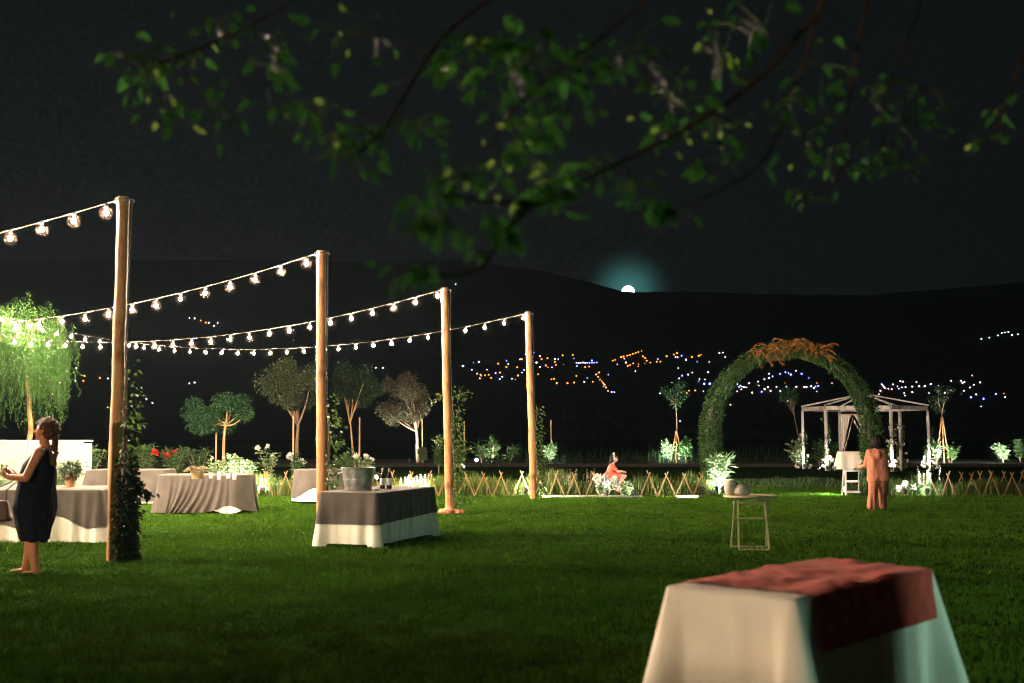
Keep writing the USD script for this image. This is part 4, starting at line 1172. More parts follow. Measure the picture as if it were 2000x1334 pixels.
# flowers on the posts
for k, side in enumerate(('left corner post', 'front left post', 'front right post', 'right corner post', 'back right post')):
    p = gv[k]
    h = (1.5, 2.1, 2.0, 1.9, 2.0)[k]
    r = np.random.default_rng(600 + k)
    S = thing('flower_garland', 'garland of leaves and white blooms winding up the ' + side + ' of the gazebo', 'flowers', (gc[0] + p[0], gc[1] + p[1], 0.14))
    n = 170
    z = r.beta(0.9, 1.2, n) * h
    a = z * 4 + r.normal(size=n) * 0.8
    c = np.c_[np.cos(a) * 0.11, np.sin(a) * 0.11, z]
    part(S, 'foliage', leaf_mesh(c, np.c_[np.cos(a), np.sin(a), r.normal(size=n) * 0.6], 0.12, 0.06, 0.2, r), M['shrub'])
    for q in range(15):
        z = abs(r.normal()) * 0.30 if q < 11 else r.random() * h
        a = r.uniform(0, 6.28)
        rad = 0.12 + 0.18 * math.exp(-z * 1.6)
        d = unit(r.normal(size=(16, 3)) + [math.cos(a), math.sin(a), 0.2])
        part(S, 'flower', leaf_mesh(np.array([rad * math.cos(a), rad * math.sin(a), z + 0.06]) + d * 0.01, d, 0.085, 0.06, -0.3, r), M['white_petal'])
    part(S, 'stem', tube([(0.1 * math.cos(t * 4), 0.1 * math.sin(t * 4), t) for t in np.linspace(0, h, 30)], 0.008, 5), M['bark'])

# ------------------------------------------------------------------ white ladder shelf with a covered board
q = ground(1668, 969)
LD = thing('ladder_stand', 'white wooden step ladder stand with a grey cloth over its top', 'ladder', (q[0], q[1], 0), -4)
hl = 1.08
for sx in (-1, 1):
    part(LD, 'side_rail', bar((sx * 0.235, -0.18, 0), (sx * 0.185, 0.10, hl), 0.035, 0.085, (0, 1, 0)), M['white_paint'])
    part(LD, 'rear_leg', bar((sx * 0.21, 0.42, 0), (sx * 0.175, 0.14, hl), 0.03, 0.04, (0, 1, 0)), M['white_paint'])
for k in range(4):
    t = (k + 0.35) / 4.1
    wd = 0.235 - 0.05 * t
    part(LD, 'step', rounded((2 * wd - 0.02, 0.13, 0.055), (0, -0.18 + 0.28 * t + 0.02, t * hl + 0.02), 0.005), M['white_paint'], smooth=35)
part(LD, 'top_board', rounded((0.56, 0.36, 0.03), (-0.02, 0.10, hl + 0.015), 0.005), M['white_paint'], smooth=35)
cl = drape(0.60, 0.40, 0.035, lambda x, y: 0.44 if y < 0 else 0.38, amp=0.012, folds=7, flare=0.10, corner=0.09, seed=44, floor=-1.0)
cp = top('linen_cloth', cl, M['cream_cloth'], 'pale grey linen cloth over the top of the white ladder stand', 'cloth', smooth=50)
x = UsdGeom.Xformable(stage.GetPrimAtPath(cp))
x.AddTranslateOp().Set(Gf.Vec3d(q[0] - 0.02, q[1] + 0.10, hl))
x.AddRotateZOp().Set(-4.0)
PB2 = thing('planter_bucket', 'tall pale bucket between the white ladder and the person in salmon', 'bucket', (q[0] + 0.42, q[1] + 0.15, 0))
part(PB2, 'bucket_body', lathe([(0, 0), (0.085, 0), (0.115, 0.62), (0.122, 0.63), (0.118, 0.645), (0.105, 0.63), (0.078, 0.03), (0, 0.03)], 24), M['white_paint'], smooth=35)
part(PB2, 'handle', tube([(-0.118, 0, 0.58), (-0.09, -0.06, 0.46), (0, -0.09, 0.42), (0.09, -0.06, 0.46), (0.118, 0, 0.58)], 0.005, 6), M['zinc'])

# ------------------------------------------------------------------ people
# woman in the dark dress, side view, facing left, hands in front of her
wp = ground(66, 1120)
K = wp[1] / FPX


def W_(px, py, y=0.0):
    return np.array([(px - 66) * K, y, (1120 - py) * K])


PW = thing('person', 'person in a dark sleeveless dress standing at the left holding a small glass', 'person', (wp[0], wp[1], 0))
neck, head = W_(79, 872), W_(79, 844)
sh_n, sh_f = W_(80, 888, -0.17), W_(76, 888, 0.16)
hip_n, hip_f = W_(70, 990, -0.09), W_(68, 990, 0.09)
el_n, wr_n = W_(66, 935, -0.29), W_(27, 934, -0.20)
el_f, wr_f = W_(62, 936, 0.20), W_(24, 938, 0.06)
kn_n, an_n = W_(68, 1055, -0.10), W_(79, 1113, -0.12)
kn_f, an_f = W_(50, 1055, 0.10), W_(41, 1113, 0.10)
bones = [(head + [0.012, 0, 0.025], head + [-0.02, 0, -0.015], 0.098, 0.082), (head + [-0.055, 0, -0.05], head + [-0.01, 0, -0.06], 0.042, 0.055), (head + [-0.02, 0, -0.06], neck + [0.01, 0, -0.05], 0.055, 0.058),
         (head + [-0.098, 0, -0.008], head + [-0.112, 0, -0.026], 0.012, 0.015), (head + [-0.095, 0, -0.06], head + [-0.098, 0, -0.066], 0.017, 0.016), (head + [-0.082, 0, -0.095], head + [-0.06, 0, -0.09], 0.022, 0.03),
         (neck + [0, 0, -0.05], W_(78, 905), 0.075, 0.13), (sh_n, sh_f, 0.062, 0.062), (W_(78, 905), W_(72, 945), 0.135, 0.125), (W_(72, 945), W_(70, 985), 0.13, 0.16), (hip_n, hip_f, 0.13, 0.13),
         (sh_n, el_n, 0.056, 0.046), (el_n, wr_n, 0.045, 0.031), (sh_f, el_f, 0.052, 0.044), (el_f, wr_f, 0.043, 0.03),
         (hip_n, kn_n, 0.095, 0.062), (kn_n, W_(71, 1080, -0.11), 0.060, 0.060), (W_(71, 1080, -0.11), an_n, 0.058, 0.038), (hip_f, kn_f, 0.095, 0.062), (kn_f, W_(50, 1080, 0.10), 0.060, 0.060), (W_(50, 1080, 0.10), an_f, 0.058, 0.038),
         (an_n, an_n + [-0.02, 0, -0.018], 0.036, 0.034), (an_n + [0.02, 0, -0.014], an_n + [-0.14, 0, -0.03], 0.028, 0.022), (an_f + [0.02, 0, -0.014], an_f + [-0.14, 0, -0.03], 0.028, 0.022)]
for ey in (-0.085, 0.085):
    bones.append((head + [0.02, ey, -0.01], head + [0.025, ey, 0.02], 0.015, 0.018))
bones += hand_bones(wr_n, (-1, 0.3, 0.35), (0, 0.6, 0.6), 1.0, 0.7, 1)
bones += hand_bones(wr_f, (-1, -0.1, 0.45), (0, -0.7, 0.6), 1.0, 0.6, -1)
part(PW, 'body', body(bones, 0.02, 8), M['skin2'], smooth=True)
dress = fused([hull([(W_(79, 893, -0.13), 0.072), (W_(76, 893, 0.14), 0.072), (W_(68, 925, -0.03), 0.185), (W_(68, 925, 0.03), 0.185)]),
               hull([(W_(68, 925, -0.03), 0.187), (W_(68, 925, 0.03), 0.187), (W_(65, 955, -0.04), 0.185), (W_(65, 955, 0.04), 0.185)]),
               hull([(W_(65, 955, -0.04), 0.187), (W_(65, 955, 0.04), 0.187), (W_(64, 992, -0.09), 0.205), (W_(64, 992, 0.09), 0.205)]),
               hull([(W_(64, 992, -0.09), 0.206), (W_(64, 992, 0.09), 0.206), (W_(71, 1060, -0.07), 0.15), (W_(56, 1060, 0.07), 0.15)])], 0.018, 5, W_(0, 1056)[2])
v = dress.vertices
fold = (meshkit.fbm(v * [7, 9, 2.2], 3, 12) - 0.5) * 0.05 + np.sin(np.arctan2(v[:, 1], v[:, 0]) * 9 + v[:, 2] * 2) * 0.010 * np.clip((0.85 - v[:, 2]) / 0.4, 0, 1)
dress.vertices = v + dress.vertex_normals * fold[:, None]
part(PW, 'dress', dress, M['navy'], smooth=True)
hairs = [hull([(head + [0.03, 0, 0.035], 0.108), (head + [0.055, 0, -0.02], 0.095)]), hull([(head + [-0.055, 0, 0.075], 0.045), (head + [0.03, 0, 0.06], 0.085)]), hull([(head + [0.10, 0, 0.04], 0.06), (head + [0.125, 0, 0.0], 0.05)])]
px_ = [(96, 848), (100, 862), (98, 876), (102, 890), (99, 902), (101, 912)]
for a_, b_ in zip(px_[:-1], px_[1:]):
    hairs.append(hull([(W_(*a_, -0.01), 0.047 - 0.0004 * (a_[1] - 848)), (W_(*b_, 0.01), 0.045 - 0.0005 * (b_[1] - 848))]))
h = fused(hairs, 0.016, 4)
h.vertices += h.vertex_normals * ((meshkit.fbm(h.vertices * 38, 3, 2) - 0.5) * 0.035)[:, None]
part(PW, 'hair', h, M['hair_brown'], smooth=True)
for ey in (-0.034, 0.034):
    part(PW, 'eye', trimesh.creation.icosphere(2, 0.012).apply_translation(head + [-0.089, ey, 0.012]), M['eye'], smooth=True)
part(PW, 'mouth', body([(head + [-0.101, -0.018, -0.063], head + [-0.101, 0.018, -0.063], 0.008, 0.008)], 0.008, 2), M['lips'], smooth=True)
part(PW, 'sandal', cat_(rounded((0.25, 0.085, 0.012), an_n + [-0.055, 0, -0.0555], 0.004), rounded((0.03, 0.09, 0.03), an_n + [-0.10, 0, -0.03], 0.004)), M['leather'])
part(PW, 'sandal', cat_(rounded((0.25, 0.085, 0.012), an_f + [-0.055, 0, -0.0555], 0.004), rounded((0.03, 0.09, 0.03), an_f + [-0.10, 0, -0.03], 0.004)), M['leather'])
gl = wp + wr_n + unit(np.array([-1, 0.3, 0.35])) * 0.09 + [0.0, 0.03, 0.0]
gl[2] -= 0.01
GL = thing('drinking_glass', 'small drinking glass held in the hand of the woman in the dark dress', 'glass', gl)
part(GL, 'bowl', lathe([(0, 0), (0.026, 0), (0.033, 0.12), (0.031, 0.12), (0.024, 0.008), (0, 0.008)], 20), M['glass'], smooth=40)
part(GL, 'drink', lathe([(0, 0.010), (0.0235, 0.010), (0.0275, 0.075), (0, 0.075)], 20), M['foil'], smooth=40)
# the bag hanging from her far arm
bg = np.array([(6 - 1000) / FPX * 13.3, 13.3, (1113 - 1018) * K])
BG = thing('handbag', 'dark reddish handbag hanging from the arm of the person in the dark dress', 'bag', bg)
bb = hull([((-0.11, -0.03, 0.04), 0.04), ((0.11, -0.03, 0.04), 0.04), ((-0.11, 0.03, 0.04), 0.04), ((0.11, 0.03, 0.04), 0.04), ((-0.08, 0, 0.22), 0.025), ((0.08, 0, 0.22), 0.025)])
part(BG, 'bag_body', fused([bb], 0.03, 3), M['leather'], smooth=True)
part(BG, 'strap', tube([(-0.08, 0, 0.23), (-0.03, -0.02, 0.38), tuple(wp + (el_f * 0.45 + wr_f * 0.55) - bg + [0, 0, 0.05]), (0.07, 0.02, 0.36), (0.08, 0, 0.23)], 0.010, 6), M['leather'])

# person in salmon, seen from behind
sp = ground(1716, 998)
K2 = sp[1] / FPX


def S_(px, py, y=0.0):
    return np.array([(px - 1716) * K2, y, (998 - py) * K2])


PS = thing('person', 'person in a salmon tunic and wide trousers seen from behind at the ladder', 'person', (sp[0], sp[1], 0))
hd = S_(1717, 866, 0.02)
shl, shr = S_(1701, 884, 0.02), S_(1730, 884, 0.02)
ell, wrl = S_(1696, 909, 0.06), S_(1687, 915, 0.26)
elr, wrr = S_(1735, 908, 0.10), S_(1728, 905, 0.33)
hl_, hr_ = S_(1707, 938), S_(1725, 938)
bones = [(hd + [0, 0, 0.03], hd + [0, 0.02, -0.02], 0.092, 0.08), (hd + [0, 0.03, -0.06], S_(1716, 884, 0), 0.05, 0.055), (hd + [0, 0.10, -0.02], hd + [0, 0.108, -0.035], 0.012, 0.014), (hd + [0, 0.075, -0.075], hd + [0, 0.06, -0.07], 0.03, 0.04),
         (shl, shr, 0.06, 0.06), (S_(1716, 892), S_(1716, 920), 0.095, 0.10), (S_(1716, 920), S_(1716, 938), 0.10, 0.11), (shl, ell, 0.05, 0.042), (ell, wrl, 0.041, 0.028), (shr, elr, 0.05, 0.042), (elr, wrr, 0.041, 0.028),
         (hl_, S_(1706, 968), 0.08, 0.05), (S_(1706, 968), S_(1705, 993, -0.02), 0.058, 0.036), (hr_, S_(1727, 966, 0.09), 0.08, 0.05), (S_(1727, 966, 0.09), S_(1729, 989, 0.15), 0.05, 0.034),
         (S_(1705, 994, -0.04), S_(1705, 995.5, 0.12), 0.03, 0.024), (S_(1729, 992, 0.14), S_(1730, 995, 0.28), 0.03, 0.024)]
for s in (-1, 1):
    bones.append((hd + [s * 0.088, 0.03, -0.01], hd + [s * 0.09, 0.025, 0.02], 0.014, 0.016))
bones += hand_bones(wrl, (-0.3, 1, 0.05), (0.1, 0, -1), 1.0, 0.5, 1)
bones += hand_bones(wrr, (-0.2, 1, 0.05), (-0.1, 0, -1), 1.0, 0.5, -1)
part(PS, 'body', body(bones, 0.022, 8), M['skin'], smooth=True)
tun = fused([hull([(S_(1703, 886, 0.01), 0.068), (S_(1729, 886, 0.01), 0.068), (S_(1709, 905), 0.135), (S_(1723, 905), 0.135)]), hull([(S_(1709, 905), 0.136), (S_(1723, 905), 0.136), (S_(1708, 938, -0.01), 0.138), (S_(1725, 938, -0.01), 0.138)]),
             hull([(S_(1716, 879, 0.01), 0.066), (S_(1705, 886, 0.01), 0.07), (S_(1727, 886, 0.01), 0.07), (S_(1716, 893, -0.02), 0.11)]),
             hull([(shl, 0.062), (ell, 0.056)]), hull([(shr, 0.062), (elr, 0.056)])], 0.02, 9, S_(0, 941)[2])
tun.vertices += tun.vertex_normals * ((meshkit.fbm(tun.vertices * [9, 9, 4], 3, 6) - 0.5) * 0.055)[:, None]
part(PS, 'tunic', tun, M['salmon'], smooth=True)
tr = fused([hull([(S_(1708, 938), 0.115), (S_(1706, 962), 0.085)]), hull([(S_(1706, 962), 0.085), (S_(1709, 989, 0.0), 0.085), (S_(1700, 989, -0.02), 0.07)]), hull([(S_(1724, 938), 0.115), (S_(1728, 962, 0.10), 0.08)]), hull([(S_(1728, 962, 0.10), 0.08), (S_(1730, 989, 0.16), 0.082)])], 0.02, 4, 0.035)
v = tr.vertices
tr.vertices = v + tr.vertex_normals * (np.sin(np.arctan2(v[:, 1], v[:, 0] - np.sign(v[:, 0]) * 0.1) * 7) * 0.010 * np.clip((0.6 - v[:, 2]) / 0.5, 0, 1))[:, None]
part(PS, 'trousers', tr, M['salmon'], smooth=True)
hh_ = fused([hull([(hd + [0, 0.0, 0.03], 0.125), (hd + [0, -0.02, -0.01], 0.132)]), hull([(hd + [-0.07, -0.01, -0.04], 0.07), (hd + [0.07, -0.01, -0.05], 0.07), (hd + [0, -0.03, -0.06], 0.085)])], 0.02, 4)
hh_.vertices += hh_.vertex_normals * ((meshkit.fbm(hh_.vertices * 30, 3, 5) - 0.5) * 0.04)[:, None]
part(PS, 'hair', hh_, M['hair_dark'], smooth=True)

# seated child on the white bicycle, facing right
cp_ = ground(1198, 969.4)
K3 = cp_[1] / FPX * 1.05


def C_(px, py, y=0.0):
    return np.array([(px - 1198) * K3, y, (967 - py) * K3])


BK = thing('bicycle', 'small white child bicycle under the child in the red dress', 'bicycle', (cp_[0], cp_[1], 0))
wheels = [C_(1180, 953), C_(1222, 953)]
for w in wheels:
    R = 0.165
    a = np.linspace(0, 2 * np.pi, 33)
    ty = tube(np.c_[w[0] + R * np.cos(a), 0 * a, R + 0.02 + R * np.sin(a)], 0.020, 8, False)
    wpth = part(BK, 'wheel', tube(np.c_[w[0] + (R - 0.025) * np.cos(a), 0 * a, R + 0.02 + (R - 0.025) * np.sin(a)], 0.010, 6, False), M['white_paint'], smooth=True)
    part(wpth, 'tyre', ty, M['white_paint'], smooth=True)
    part(wpth, 'spokes', cat_(*[tube([(w[0], 0, R + 0.02), (w[0] + (R - 0.03) * math.cos(t), 0, R + 0.02 + (R - 0.03) * math.sin(t))], 0.0035, 4) for t in np.linspace(0, 6.28, 13)[:-1]]), M['zinc'])
    part(wpth, 'hub', tube([(w[0], -0.03, R + 0.02), (w[0], 0.03, R + 0.02)], 0.018, 8), M['zinc'])
hubz = 0.185
seat_, bb_, head_t = np.array([C_(1190, 0)[0], 0, 0.42]), np.array([C_(1200, 0)[0], 0, 0.17]), np.array([C_(1216, 0)[0], 0, 0.46])
part(BK, 'frame', cat_(tube([seat_, bb_], 0.015, 8), tube([bb_, head_t], 0.018, 8), tube([seat_ - [0, 0, 0.08], head_t], 0.014, 8), tube([seat_ - [0, 0, 0.1], (wheels[0][0], 0.03, hubz)], 0.010, 6), tube([bb_, (wheels[0][0], -0.03, hubz)], 0.010, 6)), M['white_paint'], smooth=40)
part(BK, 'fork', cat_(tube([head_t + [-0.02, 0, 0.06], head_t], 0.014, 8), tube([head_t, (wheels[1][0], 0.03, hubz)], 0.010, 6), tube([head_t, (wheels[1][0], -0.03, hubz)], 0.010, 6)), M['white_paint'], smooth=40)
part(BK, 'handlebar', cat_(tube([head_t + [-0.02, 0, 0.06], head_t + [0.0, 0, 0.12]], 0.011, 8), tube([head_t + [0.05, -0.2, 0.16], head_t + [0.03, -0.1, 0.13], head_t + [0, 0, 0.12], head_t + [0.03, 0.1, 0.13], head_t + [0.05, 0.2, 0.16]], 0.010, 8)), M['zinc'], smooth=40)
part(BK, 'saddle', tm(hull([(seat_ + [-0.07, -0.04, 0.02], 0.025), (seat_ + [-0.07, 0.04, 0.02], 0.025), (seat_ + [0.10, 0, 0.025], 0.016)])), M['fixture'], smooth=40)
part(BK, 'mudguard', tube(np.c_[wheels[0][0] + 0.20 * np.cos(np.linspace(0.5, 2.9, 14)), np.zeros(14), hubz + 0.20 * np.sin(np.linspace(0.5, 2.9, 14))], 0.014, 6), M['white_paint'], smooth=40)
part(BK, 'pedal', cat_(tube([bb_ + [0, -0.03, 0], bb_ + [0.06, -0.07, -0.06]], 0.008, 6), box((0.07, 0.05, 0.015), bb_ + [0.06, -0.10, -0.06])), M['fixture'])
PC = thing('person', 'child in a red dress seated on the white bicycle with a white flower headband', 'person', (cp_[0], cp_[1], 0))
hd = C_(1200, 898)
hip = seat_ + [0.0, 0, 0.10]
kneeN, kneeF = C_(1216, 929, -0.08), C_(1220, 930, 0.08)
ankN, ankF = bb_ + [0.09, -0.10, 0.0], bb_ + [0.02, 0.10, 0.06]
sN, sF = C_(1195, 911, -0.10), C_(1195, 911, 0.10)
hN, hF = head_t + [0.04, -0.15, 0.165], head_t + [0.04, 0.15, 0.165]
bones = [(hd + [-0.01, 0, 0.015], hd + [0.01, 0, -0.01], 0.085, 0.072), (hd + [0.04, 0, -0.04], hd + [0.01, 0, -0.04], 0.04, 0.05), (hd + [0.085, 0, -0.015], hd + [0.092, 0, -0.025], 0.009, 0.011), (hd + [0, 0, -0.05], C_(1196, 910), 0.04, 0.045),
         (sN, sF, 0.042, 0.042), (C_(1195, 912), hip, 0.085, 0.095), (hip + [0, -0.06, -0.02], kneeN, 0.07, 0.048), (kneeN, ankN, 0.045, 0.03), (hip + [0, 0.06, -0.02], kneeF, 0.07, 0.048), (kneeF, ankF, 0.045, 0.03),
         (ankN + [-0.03, 0, -0.02], ankN + [0.09, 0, -0.035], 0.026, 0.02), (ankF + [-0.03, 0, -0.02], ankF + [0.09, 0, -0.035], 0.026, 0.02),
         (sN, C_(1206, 921, -0.14), 0.038, 0.032), (C_(1206, 921, -0.14), hN - [0.05, 0, 0], 0.031, 0.023), (sF, C_(1206, 921, 0.14), 0.038, 0.032), (C_(1206, 921, 0.14), hF - [0.05, 0, 0], 0.031, 0.023)]
for s in (-1, 1):
    bones.append((hd + [-0.005, s * 0.078, -0.01], hd + [-0.005, s * 0.08, 0.012], 0.012, 0.013))
bones += hand_bones(hN - [0.06, 0, 0], (1, 0, 0), (0, 0, -1), 0.75, 0.9, 1)
bones += hand_bones(hF - [0.06, 0, 0], (1, 0, 0), (0, 0, -1), 0.75, 0.9, -1)
part(PC, 'body', body(bones, 0.016, 8), M['skin'], smooth=True)
dr = fused([hull([(sN, 0.05), (sF, 0.05), (C_(1193, 925), 0.115)]), hull([(C_(1193, 925), 0.118), (hip + [0, -0.03, -0.01], 0.12), (hip + [0, 0.03, -0.01], 0.12)]), hull([(hip + [-0.03, -0.05, -0.02], 0.11), (hip + [-0.03, 0.05, -0.02], 0.11), (kneeN * 0.75 + hip * 0.25, 0.075), (kneeF * 0.75 + hip * 0.25, 0.075)]),
            hull([(sN, 0.05), (C_(1203, 918, -0.13), 0.045)]), hull([(sF, 0.05), (C_(1203, 918, 0.13), 0.045)])], 0.02, 5)
part(PC, 'dress', dr, M['coral'], smooth=True)
hh_ = fused([hull([(hd + [-0.025, 0, 0.025], 0.092), (hd + [-0.045, 0, -0.01], 0.082)]), hull([(hd + [-0.06, 0, -0.03], 0.055), (C_(1190, 912), 0.035)])], 0.016, 3)
hh_.vertices += hh_.vertex_normals * ((meshkit.fbm(hh_.vertices * 40, 3, 5) - 0.5) * 0.02)[:, None]
part(PC, 'hair', hh_, M['hair_dark'], smooth=True)
for s in (-1, 1):
    part(PC, 'eye', trimesh.creation.icosphere(2, 0.010).apply_translation(hd + [0.072, s * 0.028, 0.0]), M['eye'], smooth=True)
m = 60
a = np.linspace(-1.9, 1.9, m)
rr_ = np.random.default_rng(5)
part(PC, 'flower_headband', leaf_mesh(np.c_[hd[0] - 0.01 + 0 * a, hd[1] + 0.095 * np.sin(a), hd[2] + 0.02 + 0.10 * np.cos(a)], np.c_[rr_.normal(size=m) * 0.8, np.sin(a), np.cos(a)], 0.045, 0.035, 0.2, rr_), M['white_petal'])


# ------------------------------------------------------------------ garden spotlights
def spotlight(label, p, aim, big=False, rad=0.05, mat=None):
    """a small black spike lamp at p whose lens looks along aim"""
    S = thing('garden_spotlight', label, 'lamp', p)
    d = unit(np.asarray(aim, float))
    c = np.array([0, 0, 0.16])
    u = unit(np.cross(d, [0.3, 0.2, 1.0]))
    w = np.cross(d, u)

    def ring(off, r_, n=16):
        a = np.linspace(0, 2 * np.pi, n, endpoint=False)
        return c + d * off + r_ * (np.cos(a)[:, None] * u + np.sin(a)[:, None] * w)
    prof = [(-0.07, 0.001), (-0.07, rad * 0.6), (-0.04, rad * 0.95), (0.03, rad * 1.15), (0.045, rad * 1.15), (0.045, rad * 1.02), (0.028, rad * 1.02)]
    V = np.vstack([ring(o, q) for o, q in prof])
    n = 16
    i = np.arange(n)
    j = (i + 1) % n
    F = np.vstack([np.vstack([np.stack([k * n + i, k * n + j, (k + 1) * n + j], 1), np.stack([k * n + i, (k + 1) * n + j, (k + 1) * n + i], 1)]) for k in range(len(prof) - 1)])
    part(S, 'housing', trimesh.Trimesh(V, F, process=False), M['fixture'], smooth=35)
    part(S, 'lens', trimesh.Trimesh(np.vstack([ring(0.03, rad), (c + d * 0.034)[None]]), np.stack([i, j, np.full(n, n)], 1), process=False), M[mat or {True: 'spot_big', False: 'spot', None: 'spot_small'}[big]])
    part(S, 'spike', tube([(0, 0, -0.06), (0, 0, 0.12)], [0.004, 0.010], 6), M['fixture'])


SP = [  # label, px, Y, aim, big
    ('spotlight under the bush glowing white left of the round table', 516, 29.1, (-0.1, 0.75, 0.6), True),
    ('spotlight behind the right end of the rounded table', 478, 30.0, (-0.3, 0.8, 0.7), True),
    ('spotlight among the shrubs behind the vases', 436, 30.4, (-0.1, 0.8, 0.7), False),
    ('leftmost of three spotlights under the white flower spikes behind the bottles', 786, 29.05, (0.1, 0.7, 0.5), False),
    ('middle one of three spotlights under the white flower spikes behind the bottles', 808, 29.1, (0.1, 0.75, 0.6), True),
    ('rightmost of three spotlights under the white flower spikes behind the bottles', 832, 29.1, (-0.1, 0.75, 0.6), False),
    ('spotlight at the foot of the pole nearest the child, aimed at the fence', 1027, 28.7, (0.15, 0.75, 0.45), False),
    ('spotlight low on the grass just right of the farthest pole', 1047, 27.95, (0.95, 0.22, -0.10), False),
    ('spotlight in the flowers at the rear wheel of the bicycle', 1184, 27.7, (0.05, 0.5, 0.75), None),
    ('spotlight in front of the bicycle lighting the child', 1236, 27.75, (-0.55, 0.45, 0.45), None),
    ('small spotlight at the fence left of the arch', 1366, 28.1, (-0.7, 0.15, -0.05), False),
    ('floodlight at the left foot of the arch', 1408, 29.15, (-0.15, 0.55, 0.85), True),
    ('spotlight beside the ladder shining along the grass', 1648, 29.3, (-0.97, -0.22, -0.05), True),
    ('spotlight between the ladder and the person in salmon', 1698, 28.4, (0.1, 0.4, 0.9), None),
    ('spotlight by the white flower right of the person in salmon', 1762, 28.2, (0.15, 0.6, 0.45), None),
    ('spotlight below the flower spikes at the right fence', 1806, 28.4, (0.1, 0.7, 0.6), False),
    ('spotlight in the bushes above the metal tub', 738, 36.4, (-0.25, -0.75, 0.25), False),
    ('spotlight under the pale forked tree', 800, 51.0, (0.0, 0.35, 1.0), True),
    ('spotlight in the bush right of the third pole', 905, 44.0, (0.0, -0.6, 0.5), False),
    ('spotlight at the clump of broad leaves', 962, 50.3, (0.0, 0.7, 0.6), False),
    ('spotlight under the lone stake right of the farthest pole', 1068, 50.3, (0.05, 0.6, 0.85), True),
    ('spotlight left of the tripod near the arch', 1304, 50.3, (0.0, 0.6, 0.8), True),
    ('spotlight right of the tripod near the arch', 1328, 50.3, (0.05, 0.6, 0.8), True),
    ('spotlight at the left corner post of the gazebo', 1567, 46.45, (0.0, 0.4, 0.9), False),
    ('spotlight at the front left post of the gazebo', 1612, 44.1, (0.0, 0.4, 0.9), False),
    ('spotlight at the front right post of the gazebo', 1738, 43.2, (0.0, 0.4, 0.9), False),
    ('spotlight at the right corner post of the gazebo', 1807, 44.6, (0.0, 0.4, 0.9), False),
    ('added spotlight inside the gazebo to brighten the curtain', 1652, 46.2, (0.15, 0.6, 0.7), None),  # added lamp, only to brighten the curtain
    ('spotlight under the tripod right of the gazebo', 1832, 50.3, (0.1, 0.6, 0.8), True),
    ('small spotlight right of the tripod right of the gazebo', 1852, 50.3, (0.0, 0.6, 0.7), False),
    ('spotlight at the shrub near the right edge', 1948, 50.3, (0.1, 0.6, 0.7), True),
    ('spotlight in front of the white counter shrub', 118, 23.9, (0.0, 0.7, 0.7), None),
    ('spotlight under the shrub at the left edge', 2, 23.4, (0.0, 0.7, 0.7), None),
]
for lab, px, Y, aim, big in SP:
    x = xat(px, Y)
    spotlight(lab, (x, Y, BANK_Z if Y > 50 else float(gz(x, Y))), aim, big)
p_ = (xat(931, 50.2), 50.2, BANK_Z)
spotlight('small violet lamp at the left of the broad leaved clump', p_, (0.02, -1, 0.05), mat='violet', rad=0.07)

# ------------------------------------------------------------------ unseen lamps placed to light the near table and leaves: warm left, teal right
def lantern(label, loc, mat, hgt, rad):
    S = thing('unseen_lantern', label, 'lamp', loc)
    part(S, 'post', tube([(0, 0, 0), (0, 0, hgt - 0.16)], 0.035, 12), M['fixture'], smooth=40)
    part(S, 'cap', lathe([(0, hgt + 0.14), (0.05, hgt + 0.13), (0.17, hgt + 0.10), (0.17, hgt + 0.085), (0, hgt + 0.085)], 20), M['fixture'], smooth=35)
    part(S, 'globe', lathe([(0, -rad), (rad * 0.6, -rad * 0.8), (rad, 0), (rad * 0.6, rad * 0.8), (0, rad)], 16, (0, 0, hgt)), mat, smooth=True)
    part(S, 'collar', lathe([(0.034, hgt - 0.18), (0.06, hgt - 0.17), (0.06, hgt - 0.10), (0.03, hgt - 0.095)], 16), M['fixture'], smooth=35)


lantern('unseen warm lantern behind the camera to the left, placed to light the near table and leaves', (-10.5, -3.2, 0), glowing('unseen_warm_lamp_glow', (1.0, 0.76, 0.52), 10500.0), 2.3, 0.14)
lantern('unseen teal lantern out of view to the right, placed to light the near table', (7.5, 3.0, 0), glowing('unseen_teal_lamp_glow', (0.50, 1.0, 0.82), 2300.0), 1.9, 0.10)
wv = np.array([-0.81, 0.58])  # unseen wall, placed so that the near lawn lies in its shade
w0, w1 = np.array([-7.6, 0.85]) + wv * 5.5, np.array([-7.6, 0.85]) - wv * 4.6
WL = thing('unseen_shade_wall', 'unseen low wall out of view to the left, placed to shade the near lawn', 'wall', np.r_[(w0 + w1) / 2, 0], math.degrees(math.atan2(*(w1 - w0)[::-1])))
LW = np.linalg.norm(w1 - w0)
part(WL, 'wall_body', box((LW, 0.24, 1.50), (0, 0, 0.73)), M['wall'])
part(WL, 'coping', rounded((LW + 0.04, 0.32, 0.07), (0, 0, 1.516), 0.008), M['wall'], smooth=35)

